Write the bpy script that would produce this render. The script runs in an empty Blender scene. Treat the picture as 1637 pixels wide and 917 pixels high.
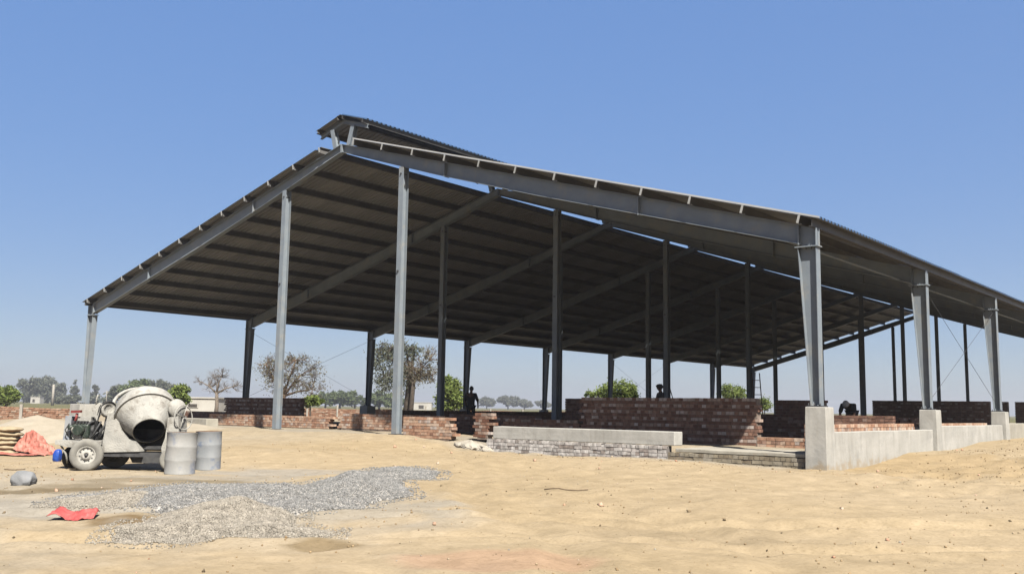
import bpy, bmesh, math, random
import numpy as np
from mathutils import Vector, Matrix, noise as mnoise

random.seed(7)
rng = np.random.default_rng(7)
scene = bpy.context.scene
COL = scene.collection

# ------------------------------------------------------------------ camera
CAM = np.array([23.68990, -20.29002, 1.2])
YAW, PITCH, ROLL, FPX = -0.6841, 0.1240, 0.0151, 1550.39
_cy, _sy, _cp, _sp = math.cos(YAW), math.sin(YAW), math.cos(PITCH), math.sin(PITCH)
FWD = np.array([_sy * _cp, _cy * _cp, _sp])
_rt = np.array([_cy, -_sy, 0.0]); _up = np.cross(_rt, FWD)
RT = math.cos(ROLL) * _rt + math.sin(ROLL) * _up
UP = -math.sin(ROLL) * _rt + math.cos(ROLL) * _up
cam = bpy.data.cameras.new('camera')
cam.sensor_width = 36.0
cam.lens = 36.0 * FPX / 1637.0
cam.clip_end = 8000
camo = bpy.data.objects.new('camera', cam); COL.objects.link(camo)
camo.matrix_world = Matrix(((RT[0], UP[0], -FWD[0], CAM[0]), (RT[1], UP[1], -FWD[1], CAM[1]),
                            (RT[2], UP[2], -FWD[2], CAM[2]), (0, 0, 0, 1)))
scene.camera = camo
scene.cycles.diffuse_bounces = 1; scene.cycles.max_bounces = 8; scene.cycles.transparent_max_bounces = 8; scene.cycles.volume_bounces = 0

# ------------------------------------------------------------------ sky and sun
SUN_EL = math.radians(50)
SUN_H = Vector((0.86, -0.51, 0)).normalized()
world = bpy.data.worlds.new('World'); scene.world = world; world.use_nodes = True
wn = world.node_tree.nodes; wl = world.node_tree.links
bg = wn['Background']
sky = wn.new('ShaderNodeTexSky'); sky.sky_type = 'NISHITA'; sky.sun_disc = False
sky.sun_elevation = SUN_EL
sky.sun_rotation = math.atan2(SUN_H.x, SUN_H.y)
sky.altitude = 0; sky.air_density = 0.8; sky.dust_density = 2.0; sky.ozone_density = 6.0
gm = wn.new('ShaderNodeGamma'); gm.inputs['Gamma'].default_value = 0.22; wl.new(sky.outputs[0], gm.inputs['Color'])
hs = wn.new('ShaderNodeHueSaturation'); hs.inputs['Saturation'].default_value = 3.0; hs.inputs['Hue'].default_value = 0.52; hs.inputs['Value'].default_value = 2.76
wl.new(gm.outputs[0], hs.inputs['Color']); wl.new(hs.outputs[0], bg.inputs[0]); bg.inputs[1].default_value = 0.053
sun = bpy.data.lights.new('sun', 'SUN'); sun.energy = 5.0; sun.angle = math.radians(0.5)
sun.color = (1.0, 0.95, 0.87)
suno = bpy.data.objects.new('sun', sun); COL.objects.link(suno)
sd = Vector((SUN_H.x * math.cos(SUN_EL), SUN_H.y * math.cos(SUN_EL), math.sin(SUN_EL)))
suno.rotation_euler = sd.to_track_quat('Z', 'Y').to_euler(); suno.location = (30, -30, 40)
vs = scene.view_settings
vs.view_transform = 'Standard'; vs.look = 'None'; vs.gamma = 1.0; vs.use_curve_mapping = False
vs.exposure = 1.80

# ------------------------------------------------------------------ survey helpers (photo bearing -> place)
def ray(px, py): return FWD + (px - 818.5) / FPX * RT - (py - 458.5) / FPX * UP
def onz(px, py, z):
    d = ray(px, py); return CAM + d * ((z - CAM[2]) / d[2])
def onY(px, py, Y):
    d = ray(px, py); return CAM + d * ((Y - CAM[1]) / d[1])
def far(px, py, dist): return CAM + ray(px, py) * dist
def hor(px): return 639.4 + 0.01515 * px

# ------------------------------------------------------------------ materials
ALB = 0.36   # every colour below is a reading off the picture; ALB turns it into a surface albedo
def K(c): return tuple(x * ALB for x in c)
def new_mat(name):
    m = bpy.data.materials.new(name); m.use_nodes = True
    return m, m.node_tree.nodes, m.node_tree.links, m.node_tree.nodes['Principled BSDF']
def ramp(n, stops):
    r = n.new('ShaderNodeValToRGB'); e = r.color_ramp.elements
    while len(e) < len(stops): e.new(0.5)
    for k, (p, c) in enumerate(stops):
        e[k].position = p; e[k].color = (*c, 1) if len(c) == 3 else c
    return r
def noise_mat(name, c0, c1, scale=4, rough=0.8, bump=0.1, bscale=None, metallic=0.0, detail=6, spec=0.3, lo=0.35, hi=0.68, c2=None, s2=None, dist=0.02, coat=None):
    m, n, l, b = new_mat(name); c0 = K(c0); c1 = K(c1); c2 = None if c2 is None else K(c2)
    tc = n.new('ShaderNodeTexCoord')
    t = n.new('ShaderNodeTexNoise'); t.inputs['Scale'].default_value = scale; t.inputs['Detail'].default_value = detail
    l.new(tc.outputs['Object'], t.inputs['Vector'])
    r = ramp(n, [(lo, c0), (hi, c1)]); l.new(t.outputs['Fac'], r.inputs['Fac'])
    out = r.outputs['Color']
    if c2 is not None:
        t2 = n.new('ShaderNodeTexNoise'); t2.inputs['Scale'].default_value = s2; t2.inputs['Detail'].default_value = 8
        t2.inputs['Roughness'].default_value = 0.7
        l.new(tc.outputs['Object'], t2.inputs['Vector'])
        r2 = ramp(n, [(0.52, (0, 0, 0)), (0.66, (1, 1, 1))]); l.new(t2.outputs['Fac'], r2.inputs['Fac'])
        mx = n.new('ShaderNodeMixRGB'); mx.inputs['Color2'].default_value = (*c2, 1)
        l.new(r2.outputs['Color'], mx.inputs['Fac']); l.new(out, mx.inputs['Color1']); out = mx.outputs['Color']
    l.new(out, b.inputs['Base Color'])
    b.inputs['Roughness'].default_value = rough; b.inputs['Metallic'].default_value = metallic
    b.inputs['Specular IOR Level'].default_value = spec
    if bump:
        t3 = n.new('ShaderNodeTexNoise'); t3.inputs['Scale'].default_value = bscale or scale * 6; t3.inputs['Detail'].default_value = 6
        l.new(tc.outputs['Object'], t3.inputs['Vector'])
        bp = n.new('ShaderNodeBump'); bp.inputs['Strength'].default_value = bump; bp.inputs['Distance'].default_value = dist
        l.new(t3.outputs['Fac'], bp.inputs['Height']); l.new(bp.outputs['Normal'], b.inputs['Normal'])
    return m
def brick_mat(name, stops, rough=0.9, mottle=0.35):
    m, n, l, b = new_mat(name); stops = [(p, K(c)) for p, c in stops]
    oi = n.new('ShaderNodeObjectInfo'); ge = n.new('ShaderNodeNewGeometry')
    ad = n.new('ShaderNodeMath'); ad.operation = 'ADD'
    l.new(oi.outputs['Random'], ad.inputs[0]); l.new(ge.outputs['Random Per Island'], ad.inputs[1])
    fr = n.new('ShaderNodeMath'); fr.operation = 'FRACT'; l.new(ad.outputs[0], fr.inputs[0])
    r = ramp(n, stops); r.color_ramp.interpolation = 'LINEAR'; l.new(fr.outputs[0], r.inputs['Fac'])
    t = n.new('ShaderNodeTexNoise'); t.inputs['Scale'].default_value = 9; t.inputs['Detail'].default_value = 8
    l.new(ge.outputs['Position'], t.inputs['Vector'])
    r2 = ramp(n, [(0.3, (1 - mottle,) * 3), (0.7, (1 + mottle * 0.6,) * 3)]); l.new(t.outputs['Fac'], r2.inputs['Fac'])
    mx = n.new('ShaderNodeMixRGB'); mx.blend_type = 'MULTIPLY'; mx.inputs['Fac'].default_value = 1
    l.new(r.outputs['Color'], mx.inputs['Color1']); l.new(r2.outputs['Color'], mx.inputs['Color2'])
    l.new(mx.outputs['Color'], b.inputs['Base Color']); b.inputs['Roughness'].default_value = rough
    b.inputs['Specular IOR Level'].default_value = 0.15
    t3 = n.new('ShaderNodeTexNoise'); t3.inputs['Scale'].default_value = 60; l.new(ge.outputs['Position'], t3.inputs['Vector'])
    bp = n.new('ShaderNodeBump'); bp.inputs['Strength'].default_value = 0.4; bp.inputs['Distance'].default_value = 0.01
    l.new(t3.outputs['Fac'], bp.inputs['Height']); l.new(bp.outputs['Normal'], b.inputs['Normal'])
    return m

M = {}
M['steel'] = noise_mat('painted_steel', (0.27, 0.315, 0.36), (0.34, 0.385, 0.42), 2.5, 0.5, 0.03, 30, c2=(0.385, 0.385, 0.365), s2=2.2)
M['purlin'] = noise_mat('galvanised_purlin', (0.12, 0.115, 0.11), (0.17, 0.165, 0.155), 2, 0.5, 0.02, 20)
M['sheet_under'] = noise_mat('roof_sheet_underside', (0.37, 0.37, 0.37), (0.44, 0.44, 0.44), 1.2, 0.5, 0.0)
def vary(m, lo, hi):
    n = m.node_tree.nodes; l = m.node_tree.links; b = n['Principled BSDF']; src = b.inputs['Base Color'].links[0].from_socket
    oi = n.new('ShaderNodeObjectInfo'); r = ramp(n, [(0, (lo,) * 3), (1, (hi,) * 3)]); l.new(oi.outputs['Random'], r.inputs['Fac'])
    mx = n.new('ShaderNodeMixRGB'); mx.blend_type = 'MULTIPLY'; mx.inputs['Fac'].default_value = 1; l.new(src, mx.inputs['Color1']); l.new(r.outputs['Color'], mx.inputs['Color2']); l.new(mx.outputs['Color'], b.inputs['Base Color'])
vary(M['sheet_under'], 0.86, 1.14); vary(M['steel'], 0.92, 1.06)
M['sheet_top'] = noise_mat('roof_sheet_blue_top', (0.06, 0.13, 0.26), (0.09, 0.17, 0.32), 1.5, 0.45, 0.0)
M['purlin_end_lit'] = noise_mat('sunlit_purlin_end', (0.46, 0.46, 0.44), (0.58, 0.58, 0.56), 3, 0.5, 0)  # pale copy: sun on the purlin ends put into the colour
M['white_trim'] = noise_mat('white_trim', (0.62, 0.62, 0.60), (0.74, 0.74, 0.72), 1.5, 0.5, 0.0)
M['plate'] = noise_mat('base_plate_steel', (0.05, 0.05, 0.055), (0.10, 0.10, 0.11), 8, 0.6, 0.05)
M['concrete'] = noise_mat('cast_concrete', (0.36, 0.345, 0.30), (0.47, 0.45, 0.40), 1.7, 0.92, 0.25, 35, c2=(0.33, 0.325, 0.30), s2=2.3)
def concrete_mat(name, c0, c1, stain):
    m = noise_mat(name, c0, c1, 1.7, 0.92, 0.0, c2=stain, s2=2.3); n = m.node_tree.nodes; l = m.node_tree.links; b = n['Principled BSDF']
    src = b.inputs['Base Color'].links[0].from_socket
    ge = n.new('ShaderNodeNewGeometry'); mp = n.new('ShaderNodeMapping'); mp.inputs['Scale'].default_value = (5, 5, 0.7); l.new(ge.outputs['Position'], mp.inputs['Vector'])
    t = n.new('ShaderNodeTexNoise'); t.inputs['Scale'].default_value = 1.6; t.inputs['Detail'].default_value = 7; l.new(mp.outputs[0], t.inputs['Vector'])
    r = ramp(n, [(0.32, (0.72, 0.70, 0.67)), (0.52, (1, 1, 1)), (0.8, (1.08, 1.07, 1.05))]); l.new(t.outputs['Fac'], r.inputs['Fac'])
    mx = n.new('ShaderNodeMixRGB'); mx.blend_type = 'MULTIPLY'; mx.inputs['Fac'].default_value = 0.42; l.new(src, mx.inputs['Color1']); l.new(r.outputs['Color'], mx.inputs['Color2'])
    # soil splashed up from the ground, ragged upper edge
    sx = n.new('ShaderNodeSeparateXYZ'); l.new(ge.outputs['Position'], sx.inputs[0])
    t2 = n.new('ShaderNodeTexNoise'); t2.inputs['Scale'].default_value = 5; t2.inputs['Detail'].default_value = 8; l.new(ge.outputs['Position'], t2.inputs['Vector'])
    ma = n.new('ShaderNodeMath'); ma.operation = 'MULTIPLY_ADD'; ma.inputs[1].default_value = 0.9; l.new(t2.outputs['Fac'], ma.inputs[0]); l.new(sx.outputs['Z'], ma.inputs[2])
    r3 = ramp(n, [(0.42, (0.7, 0.7, 0.7)), (0.62, (0, 0, 0))]); l.new(ma.outputs[0], r3.inputs['Fac'])
    m2 = n.new('ShaderNodeMixRGB'); m2.inputs['Color2'].default_value = (*K((0.47, 0.37, 0.24)), 1); l.new(r3.outputs['Color'], m2.inputs['Fac']); l.new(mx.outputs['Color'], m2.inputs['Color1'])
    # air holes
    v = n.new('ShaderNodeTexVoronoi'); v.inputs['Scale'].default_value = 14; l.new(ge.outputs['Position'], v.inputs['Vector'])
    r4 = ramp(n, [(0.05, (0.45, 0.43, 0.40)), (0.10, (1, 1, 1))]); l.new(v.outputs['Distance'], r4.inputs['Fac'])
    m3 = n.new('ShaderNodeMixRGB'); m3.blend_type = 'MULTIPLY'; m3.inputs['Fac'].default_value = 0.7; l.new(m2.outputs['Color'], m3.inputs['Color1']); l.new(r4.outputs['Color'], m3.inputs['Color2'])
    l.new(m3.outputs['Color'], b.inputs['Base Color'])
    t5 = n.new('ShaderNodeTexNoise'); t5.inputs['Scale'].default_value = 12; t5.inputs['Detail'].default_value = 9; l.new(ge.outputs['Position'], t5.inputs['Vector'])
    bp = n.new('ShaderNodeBump'); bp.inputs['Strength'].default_value = 0.25; bp.inputs['Distance'].default_value = 0.02; l.new(t5.outputs['Fac'], bp.inputs['Height']); l.new(bp.outputs['Normal'], b.inputs['Normal'])
    return m
M['concrete'] = concrete_mat('cast_concrete', (0.52, 0.505, 0.455), (0.64, 0.62, 0.565), (0.50, 0.49, 0.45))
M['old_concrete'] = concrete_mat('weathered_concrete', (0.46, 0.43, 0.355), (0.58, 0.54, 0.45), (0.43, 0.405, 0.35))
M['mortar'] = noise_mat('mortar', (0.24, 0.18, 0.14), (0.40, 0.32, 0.26), 6, 0.95, 0.3, 50)
M['mortar_white'] = noise_mat('efflorescent_mortar', (0.14, 0.125, 0.12), (0.36, 0.33, 0.30), 6, 0.95, 0.3, 50)
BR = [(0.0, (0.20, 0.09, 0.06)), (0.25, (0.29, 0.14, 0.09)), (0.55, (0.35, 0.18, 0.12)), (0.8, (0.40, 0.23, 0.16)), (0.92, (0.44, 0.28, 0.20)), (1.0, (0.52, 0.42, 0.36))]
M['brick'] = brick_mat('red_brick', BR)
M['brick_dark'] = brick_mat('shade_toned_brick', [(0, (0.24, 0.125, 0.09)), (0.5, (0.31, 0.17, 0.12)), (0.88, (0.37, 0.215, 0.155)), (1, (0.46, 0.32, 0.26))])  # darker copy for walls under the roof, their shade put into the colour
M['brick_orange'] = brick_mat('sun_toned_brick', [(0, (0.52, 0.28, 0.18)), (0.35, (0.64, 0.38, 0.25)), (0.75, (0.74, 0.50, 0.35)), (1, (0.84, 0.66, 0.52))])  # brighter orange copy for walls in the sun, sunlight put into the colour
M['brick_header'] = brick_mat('pale_header_brick', [(0, (0.40, 0.22, 0.15)), (0.45, (0.55, 0.39, 0.30)), (1, (0.75, 0.65, 0.58))])
M['brick_white'] = brick_mat('salt_whitened_brick', [(0, (0.40, 0.34, 0.30)), (0.25, (0.62, 0.57, 0.53)), (1, (0.84, 0.80, 0.75))], mottle=0.5)
M['brick_grey'] = brick_mat('cement_smeared_brick', [(0, (0.33, 0.27, 0.19)), (0.5, (0.42, 0.36, 0.26)), (1, (0.50, 0.45, 0.36))])
M['brick_tan'] = brick_mat('dusty_boundary_brick', [(0, (0.30, 0.15, 0.09)), (0.35, (0.40, 0.22, 0.14)), (0.75, (0.47, 0.29, 0.20)), (1, (0.58, 0.45, 0.34))])
M['bark'] = noise_mat('bark', (0.07, 0.055, 0.04), (0.14, 0.11, 0.085), 6, 0.95, 0.3)
M['bark_pale'] = noise_mat('dry_pale_branches', (0.20, 0.16, 0.125), (0.28, 0.23, 0.18), 3, 0.95, 0.0)
M['bark_brown'] = noise_mat('brown_dry_twigs', (0.15, 0.10, 0.065), (0.24, 0.165, 0.11), 3, 0.95, 0.0)
def leaf_mat(name, cs, trans=0.4):
    m, n, l, b = new_mat(name)
    ge = n.new('ShaderNodeNewGeometry')
    r = ramp(n, [(k / (len(cs) - 1), K(c)) for k, c in enumerate(cs)]); l.new(ge.outputs['Random Per Island'], r.inputs['Fac'])
    l.new(r.outputs['Color'], b.inputs['Base Color']); b.inputs['Roughness'].default_value = 0.7
    b.inputs['Specular IOR Level'].default_value = 0.2
    tr = n.new('ShaderNodeBsdfTranslucent'); l.new(r.outputs['Color'], tr.inputs['Color'])
    mx = n.new('ShaderNodeMixShader'); mx.inputs[0].default_value = trans
    l.new(b.outputs[0], mx.inputs[1]); l.new(tr.outputs[0], mx.inputs[2])
    l.new(mx.outputs[0], n['Material Output'].inputs['Surface'])
    return m
M['leaf_grey'] = leaf_mat('grey_green_leaves', [(0.16, 0.18, 0.125), (0.23, 0.25, 0.175), (0.31, 0.33, 0.24)])
M['leaf_olive'] = leaf_mat('olive_leaves', [(0.20, 0.185, 0.11), (0.30, 0.275, 0.165), (0.40, 0.365, 0.24)])
M['leaf_green'] = leaf_mat('green_leaves', [(0.13, 0.18, 0.07), (0.19, 0.25, 0.10), (0.27, 0.33, 0.14)])
M['leaf_bright'] = leaf_mat('bright_green_leaves', [(0.16, 0.23, 0.05), (0.28, 0.37, 0.085), (0.40, 0.48, 0.13)])

# ------------------------------------------------------------------ mesh builder
class MB:
    def __init__(s): s.v = []; s.f = []; s.m = []; s.sm = []
    def add(s, verts, faces, mi=0, smooth=False):
        o = len(s.v); s.v += [tuple(p) for p in verts]
        for f in faces: s.f.append(tuple(i + o for i in f)); s.m.append(mi); s.sm.append(smooth)
        return s
    def hexa(s, p, mi=0):   # 4 bottom (ccw), 4 top
        return s.add(p, [(3, 2, 1, 0), (4, 5, 6, 7), (0, 1, 5, 4), (1, 2, 6, 5), (2, 3, 7, 6), (3, 0, 4, 7)], mi)
    def box(s, c, d, R=None, mi=0):
        hx, hy, hz = d[0] / 2, d[1] / 2, d[2] / 2
        p = [Vector(q) for q in ((-hx, -hy, -hz), (hx, -hy, -hz), (hx, hy, -hz), (-hx, hy, -hz), (-hx, -hy, hz), (hx, -hy, hz), (hx, hy, hz), (-hx, hy, hz))]
        if R is not None: p = [R @ q for q in p]
        return s.hexa([q + Vector(c) for q in p], mi)
    def span(s, x0, x1, y0, y1, z0, z1, mi=0):
        return s.box(((x0 + x1) / 2, (y0 + y1) / 2, (z0 + z1) / 2), (x1 - x0, y1 - y0, z1 - z0), None, mi)
    def prism(s, poly, axis, a0, a1, mi=0):   # polygon extruded along an axis
        n = len(poly)
        def P(q, a): return {'y': (q[0], a, q[1]), 'x': (a, q[0], q[1]), 'z': (q[0], q[1], a)}[axis]
        v = [P(q, a0) for q in poly] + [P(q, a1) for q in poly]
        return s.add(v, [tuple(range(n)), tuple(range(2 * n - 1, n - 1, -1))] + [(i, i + n, (i + 1) % n + n, (i + 1) % n) for i in range(n)], mi)
    def tube(s, pts, rads, n=8, mi=0, cap=True, smooth=True):
        pts = [Vector(p) for p in pts]
        if not hasattr(rads, '__len__'): rads = [rads] * len(pts)
        v = []; prev = None
        for i, p in enumerate(pts):
            t = (pts[min(i + 1, len(pts) - 1)] - pts[max(i - 1, 0)])
            if t.length < 1e-9: t = Vector((0, 0, 1))
            t.normalize()
            if prev is None:
                a = t.orthogonal().normalized()
            else:
                a = prev - t * prev.dot(t)
                a = a.normalized() if a.length > 1e-6 else t.orthogonal().normalized()
            prev = a; b = t.cross(a)
            for k in range(n):
                w = 2 * math.pi * k / n; v.append(p + (a * math.cos(w) + b * math.sin(w)) * rads[i])
        f = [(i * n + k, i * n + (k + 1) % n, (i + 1) * n + (k + 1) % n, (i + 1) * n + k) for i in range(len(pts) - 1) for k in range(n)]
        s.add(v, f, mi, smooth)
        if cap:
            o = len(s.v) - len(v)
            s.f.append(tuple(o + k for k in range(n - 1, -1, -1))); s.m.append(mi); s.sm.append(False)
            e = o + (len(pts) - 1) * n
            s.f.append(tuple(e + k for k in range(n))); s.m.append(mi); s.sm.append(False)
        return s
    def lathe(s, prof, o, ax, n=32, mi=0, smooth=True):  # prof: (distance along axis, radius)
        o = Vector(o); ax = Vector(ax).normalized(); a = ax.orthogonal().normalized(); b = ax.cross(a)
        v = []
        for d, r in prof:
            for k in range(n):
                w = 2 * math.pi * k / n; v.append(o + ax * d + (a * math.cos(w) + b * math.sin(w)) * r)
        f = [(i * n + k, i * n + (k + 1) % n, (i + 1) * n + (k + 1) % n, (i + 1) * n + k) for i in range(len(prof) - 1) for k in range(n)]
        return s.add(v, f, mi, smooth)
    def mesh(s, name, mats):
        me = bpy.data.meshes.new(name); me.from_pydata(s.v, [], s.f)
        for m in (mats if isinstance(mats, (list, tuple)) else [mats]): me.materials.append(M[m] if isinstance(m, str) else m)
        if any(s.m): me.polygons.foreach_set('material_index', s.m)
        me.polygons.foreach_set('use_smooth', s.sm); me.update()
        return me
    def build(s, name, mats, parent=None, loc=None):
        return link(name, s.mesh(name, mats), parent, loc)
def link(name, me, parent=None, loc=None):
    o = bpy.data.objects.new(name, me); COL.objects.link(o)
    if parent is not None: o.parent = parent
    if loc is not None: o.location = loc
    return o
def tag(o, label=None, cat=None, group=None, kind=None):
    if label: o['label'] = label
    if cat: o['category'] = cat
    if group: o['group'] = group
    if kind: o['kind'] = kind
    return o
def thing(name, label, cat, loc=(0, 0, 0), rz=0.0, group=None):
    o = bpy.data.objects.new(name, None); COL.objects.link(o); o.location = loc; o.rotation_euler = (0, 0, rz)
    o.empty_display_size = 0.2
    return tag(o, label, cat, group)

# ------------------------------------------------------------------ ground
CTRL = np.array([(23.7, -20.3, -0.42), (17, -16, -0.36), (21, -10, -0.30), (19.5, -4, -0.12), (15.8, -1.0, -0.03), (12.3, -0.5, 0.04), (9.5, -0.5, 0.03), (6.8, -0.5, 0.08),
                 (4.4, -0.4, 0.31), (2.85, -0.3, 0.37), (0, -0.3, 0.38), (-2.8, -0.3, 0.37), (-9, -0.4, 0.3), (-15.7, -0.6, 0.45), (-18, 6, 0.45), (-22, 2, 0.1),
                 (16.3, 7.8, 0.22), (16.3, 15.5, 0.42), (17, 26, 0.5), (22, 6, 0.30), (24, 16, 0.45), (27, -2, 0.05), (30, -10, -0.1),
                 (4.4, -10, -0.2), (6.7, -9.5, -0.2), (1, -9, -0.17), (-4, -8, -0.12), (9, -6, -0.12), (4, -4.5, 0.12), (-1, -4, 0.18), (12, -5, -0.14), (15, -4.5, -0.13), (7.5, -3, 0.0),
                 (11, -11, -0.3), (13, -13, -0.34), (16, -10, -0.28), (8, -14, -0.32), (12, -18, -0.4), (30, -25, -0.45), (0, -16, -0.25), (-15, -8, 0.0), (-25, -15, 0.0),
                 (35, 5, 0.3), (-40, 30, 0.3), (0, 80, 0.3), (40, 60, 0.4), (60, -30, -0.3), (-60, -30, 0.2), (-60, 60, 0.3), (0, -60, -0.4)])
def gbase(x, y):
    x = np.asarray(x, float); y = np.asarray(y, float)
    num = np.zeros(np.broadcast(x, y).shape); den = num.copy()
    for cx, cy, cz in CTRL:
        w = 1.0 / (((x - cx) ** 2 + (y - cy) ** 2) ** 1.6 + 0.35)
        num = num + w * cz; den = den + w
    z = num / den
    m = np.clip((15.35 - np.abs(x)) / 0.3, 0, 1) * np.clip((y - 0.5) / 1.2, 0, 1) * np.clip((63 - y) / 1, 0, 1)
    r = np.sqrt((x - 5) ** 2 + (y - 10) ** 2); t = np.clip((r - 60) / 100, 0, 1)
    z = z * (1 - t) + 0.3 * t
    return z * (1 - m) + 0.34 * m
def vnoise(x, y, s, seed=0):
    # cheap smooth value noise, vectorised
    x = np.asarray(x, float) / s + seed * 17.3; y = np.asarray(y, float) / s + seed * 9.1
    xi = np.floor(x).astype(np.int64); yi = np.floor(y).astype(np.int64); fx = x - xi; fy = y - yi
    def h(a, b):
        n = (a * 374761393 + b * 668265263 + seed * 982451653) & 0x7fffffff
        n = ((n ^ (n >> 13)) * 1274126177) & 0x7fffffff
        return ((n ^ (n >> 16)) & 0xffff) / 65535.0
    ux = fx * fx * (3 - 2 * fx); uy = fy * fy * (3 - 2 * fy)
    return (h(xi, yi) * (1 - ux) + h(xi + 1, yi) * ux) * (1 - uy) + (h(xi, yi + 1) * (1 - ux) + h(xi + 1, yi + 1) * ux) * uy - 0.5
def gfull(x, y):
    z = gbase(x, y)
    x = np.asarray(x, float); y = np.asarray(y, float)
    inside = np.clip((15.6 - np.abs(x)) / 0.3, 0, 1) * np.clip((y - 0.0) / 0.6, 0, 1)
    amp = 1 - 0.75 * inside
    near = np.clip(1 - (np.sqrt((x - 16) ** 2 + (y + 8) ** 2) - 30) / 30, 0, 1)
    rough = 0.4 + 1.3 * np.clip(vnoise(x, y, 5, 8) + 0.45, 0, 1)
    rightside = np.clip((x - 16.3) / 2, 0, 1) * np.clip((y + 4) / 3, 0, 1)
    rough = rough + rightside * 1.6
    z = z + amp * near * (0.10 * vnoise(x, y, 3.1, 1) + rough * (0.05 * vnoise(x, y, 1.1, 2) + 0.042 * vnoise(x, y, 0.45, 3) + 0.03 * vnoise(x, y, 0.22, 4)))
    # pressed wheel ruts running across the foreground
    for (ax, ay, bx, by, wd, dp) in ((9, -17, 27, -3.5, 0.2, 0.05), (8, -15.4, 26, -2.2, 0.2, 0.045), (22, -16, 6, -1.5, 0.16, 0.035), (23.2, -14.8, 7.4, -0.6, 0.16, 0.03)):
        L_ = math.hypot(bx - ax, by - ay); nx, ny = -(by - ay) / L_, (bx - ax) / L_
        d = (x - ax) * nx + (y - ay) * ny + 1.2 * vnoise(x, y, 6, 6)
        z = z - dp * np.exp(-(d / wd) ** 2) + dp * 0.6 * np.exp(-((np.abs(d) - 0.34) / 0.12) ** 2)
    return z
def gz(x, y): return float(gfull(np.array([x]), np.array([y]))[0])

def axis(lo, hi, step, far_, grow=1.22):
    c = list(np.arange(lo, hi, step)); d = step; a = hi; b = lo; up_ = []; dn = []
    while a < far_: a += d; d *= grow; up_.append(a)
    d = step
    while b > -far_: b -= d; d *= grow; dn.append(b)
    return np.array(dn[::-1] + c + up_)
def soil_colour(X, Y):
    n1 = vnoise(X, Y, 4.0, 11); n2 = vnoise(X, Y, 1.3, 12); n3 = vnoise(X, Y, 0.4, 13)
    tan = np.array([0.505, 0.395, 0.245]); pale = np.array([0.55, 0.44, 0.29]); grey = np.array([0.48, 0.42, 0.325]); damp = np.array([0.235, 0.18, 0.105])
    c = tan[None] + 0 * X[..., None]
    def mix(c, col, k): k = np.clip(k, 0, 1)[..., None]; return c * (1 - k) + col * k
    c = mix(c, pale, 0.5 + 1.2 * n1 + 0.5 * n2)
    # worksite end round mixer and gravel: paler grey dust
    d = np.sqrt(((X - 8.5) / 6.0) ** 2 + ((Y + 12.5) / 4.5) ** 2)
    c = mix(c, grey, (1.25 - d) * 1.1 + 0.7 * n2 + 0.5 * n3)
    c = mix(c, np.array([0.50, 0.42, 0.30]), np.clip((4.5 - X) / 5, 0, 1) * np.clip((Y + 7) / 3, 0, 1) * 0.8 + 0.5 * n2 * (X < 5))
    # cement-dusted apron inside shed front
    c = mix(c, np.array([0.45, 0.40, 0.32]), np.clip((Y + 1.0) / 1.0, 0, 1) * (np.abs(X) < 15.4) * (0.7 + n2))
    # earth floor farther in, painted dark to deepen the shade under the roof
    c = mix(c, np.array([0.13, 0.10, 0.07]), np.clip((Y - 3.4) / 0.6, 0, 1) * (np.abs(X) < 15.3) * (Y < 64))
    def patch(c, px, py, z, rx, ry, col, k=1.0, ang=0.55):
        p = onz(px, py, z); dx = X - p[0]; dy = Y - p[1]
        a = dx * _cy + dy * -_sy; b = dx * _sy + dy * _cy
        d = np.sqrt((a / rx) ** 2 + (b / ry) ** 2)
        return mix(c, np.array(col), k * np.clip((1.15 - d) * 3 + 1.6 * n3 + 0.9 * n2, 0, 1))
    c = patch(c, 205, 833, -0.3, 0.62, 0.42, (0.27, 0.19, 0.10))
    c = patch(c, 515, 872, -0.32, 0.38, 0.30, (0.30, 0.22, 0.12), 0.8)
    c = patch(c, 60, 786, -0.28, 1.2, 0.5, damp, 0.8); c = patch(c, 165, 780, -0.26, 1.3, 0.6, damp, 0.6); c = patch(c, 250, 772, -0.25, 1.6, 0.5, damp, 0.55)
    c = patch(c, 330, 775, -0.25, 1.0, 0.5, (0.30, 0.25, 0.17), 0.5)
    c = patch(c, 60, 805, -0.28, 1.4, 0.4, (0.36, 0.33, 0.29), 0.7)
    c = patch(c, 820, 905, -0.33, 1.0, 0.55, (0.52, 0.30, 0.20), 0.45)
    c = patch(c, 1120, 868, -0.3, 1.5, 0.9, (0.42, 0.33, 0.21), 0.55); c = patch(c, 990, 840, -0.28, 0.9, 0.5, (0.42, 0.33, 0.21), 0.5)
    c = patch(c, 1500, 735, 0.2, 3, 3, (0.47, 0.34, 0.18), 0.5)
    c = patch(c, 330, 812, -0.3, 3.4, 1.7, (0.44, 0.395, 0.32), 0.75); c = patch(c, 60, 815, -0.3, 2.0, 0.8, (0.46, 0.42, 0.35), 0.7)
    c = patch(c, 470, 751, -0.1, 2.2, 0.7, (0.42, 0.40, 0.36), 0.55); c = patch(c, 360, 764, -0.2, 1.6, 0.6, (0.38, 0.36, 0.32), 0.5)
    # field beyond the site
    r = np.sqrt((X - 5) ** 2 + (Y - 10) ** 2)
    c = mix(c, np.array([0.20, 0.19, 0.09]), (r - 95) / 30)
    return c
gx = axis(-6, 30, 0.11, 1500); gy = axis(-18.5, 3, 0.11, 1500)
GX, GY = np.meshgrid(gx, gy, indexing='ij'); GZ = gfull(GX, GY)
nx_, ny_ = len(gx), len(gy)
me = bpy.data.meshes.new('ground')
idx = np.arange(nx_ * ny_).reshape(nx_, ny_)
quads = np.stack([idx[:-1, :-1], idx[1:, :-1], idx[1:, 1:], idx[:-1, 1:]], -1).reshape(-1, 4)
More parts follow.
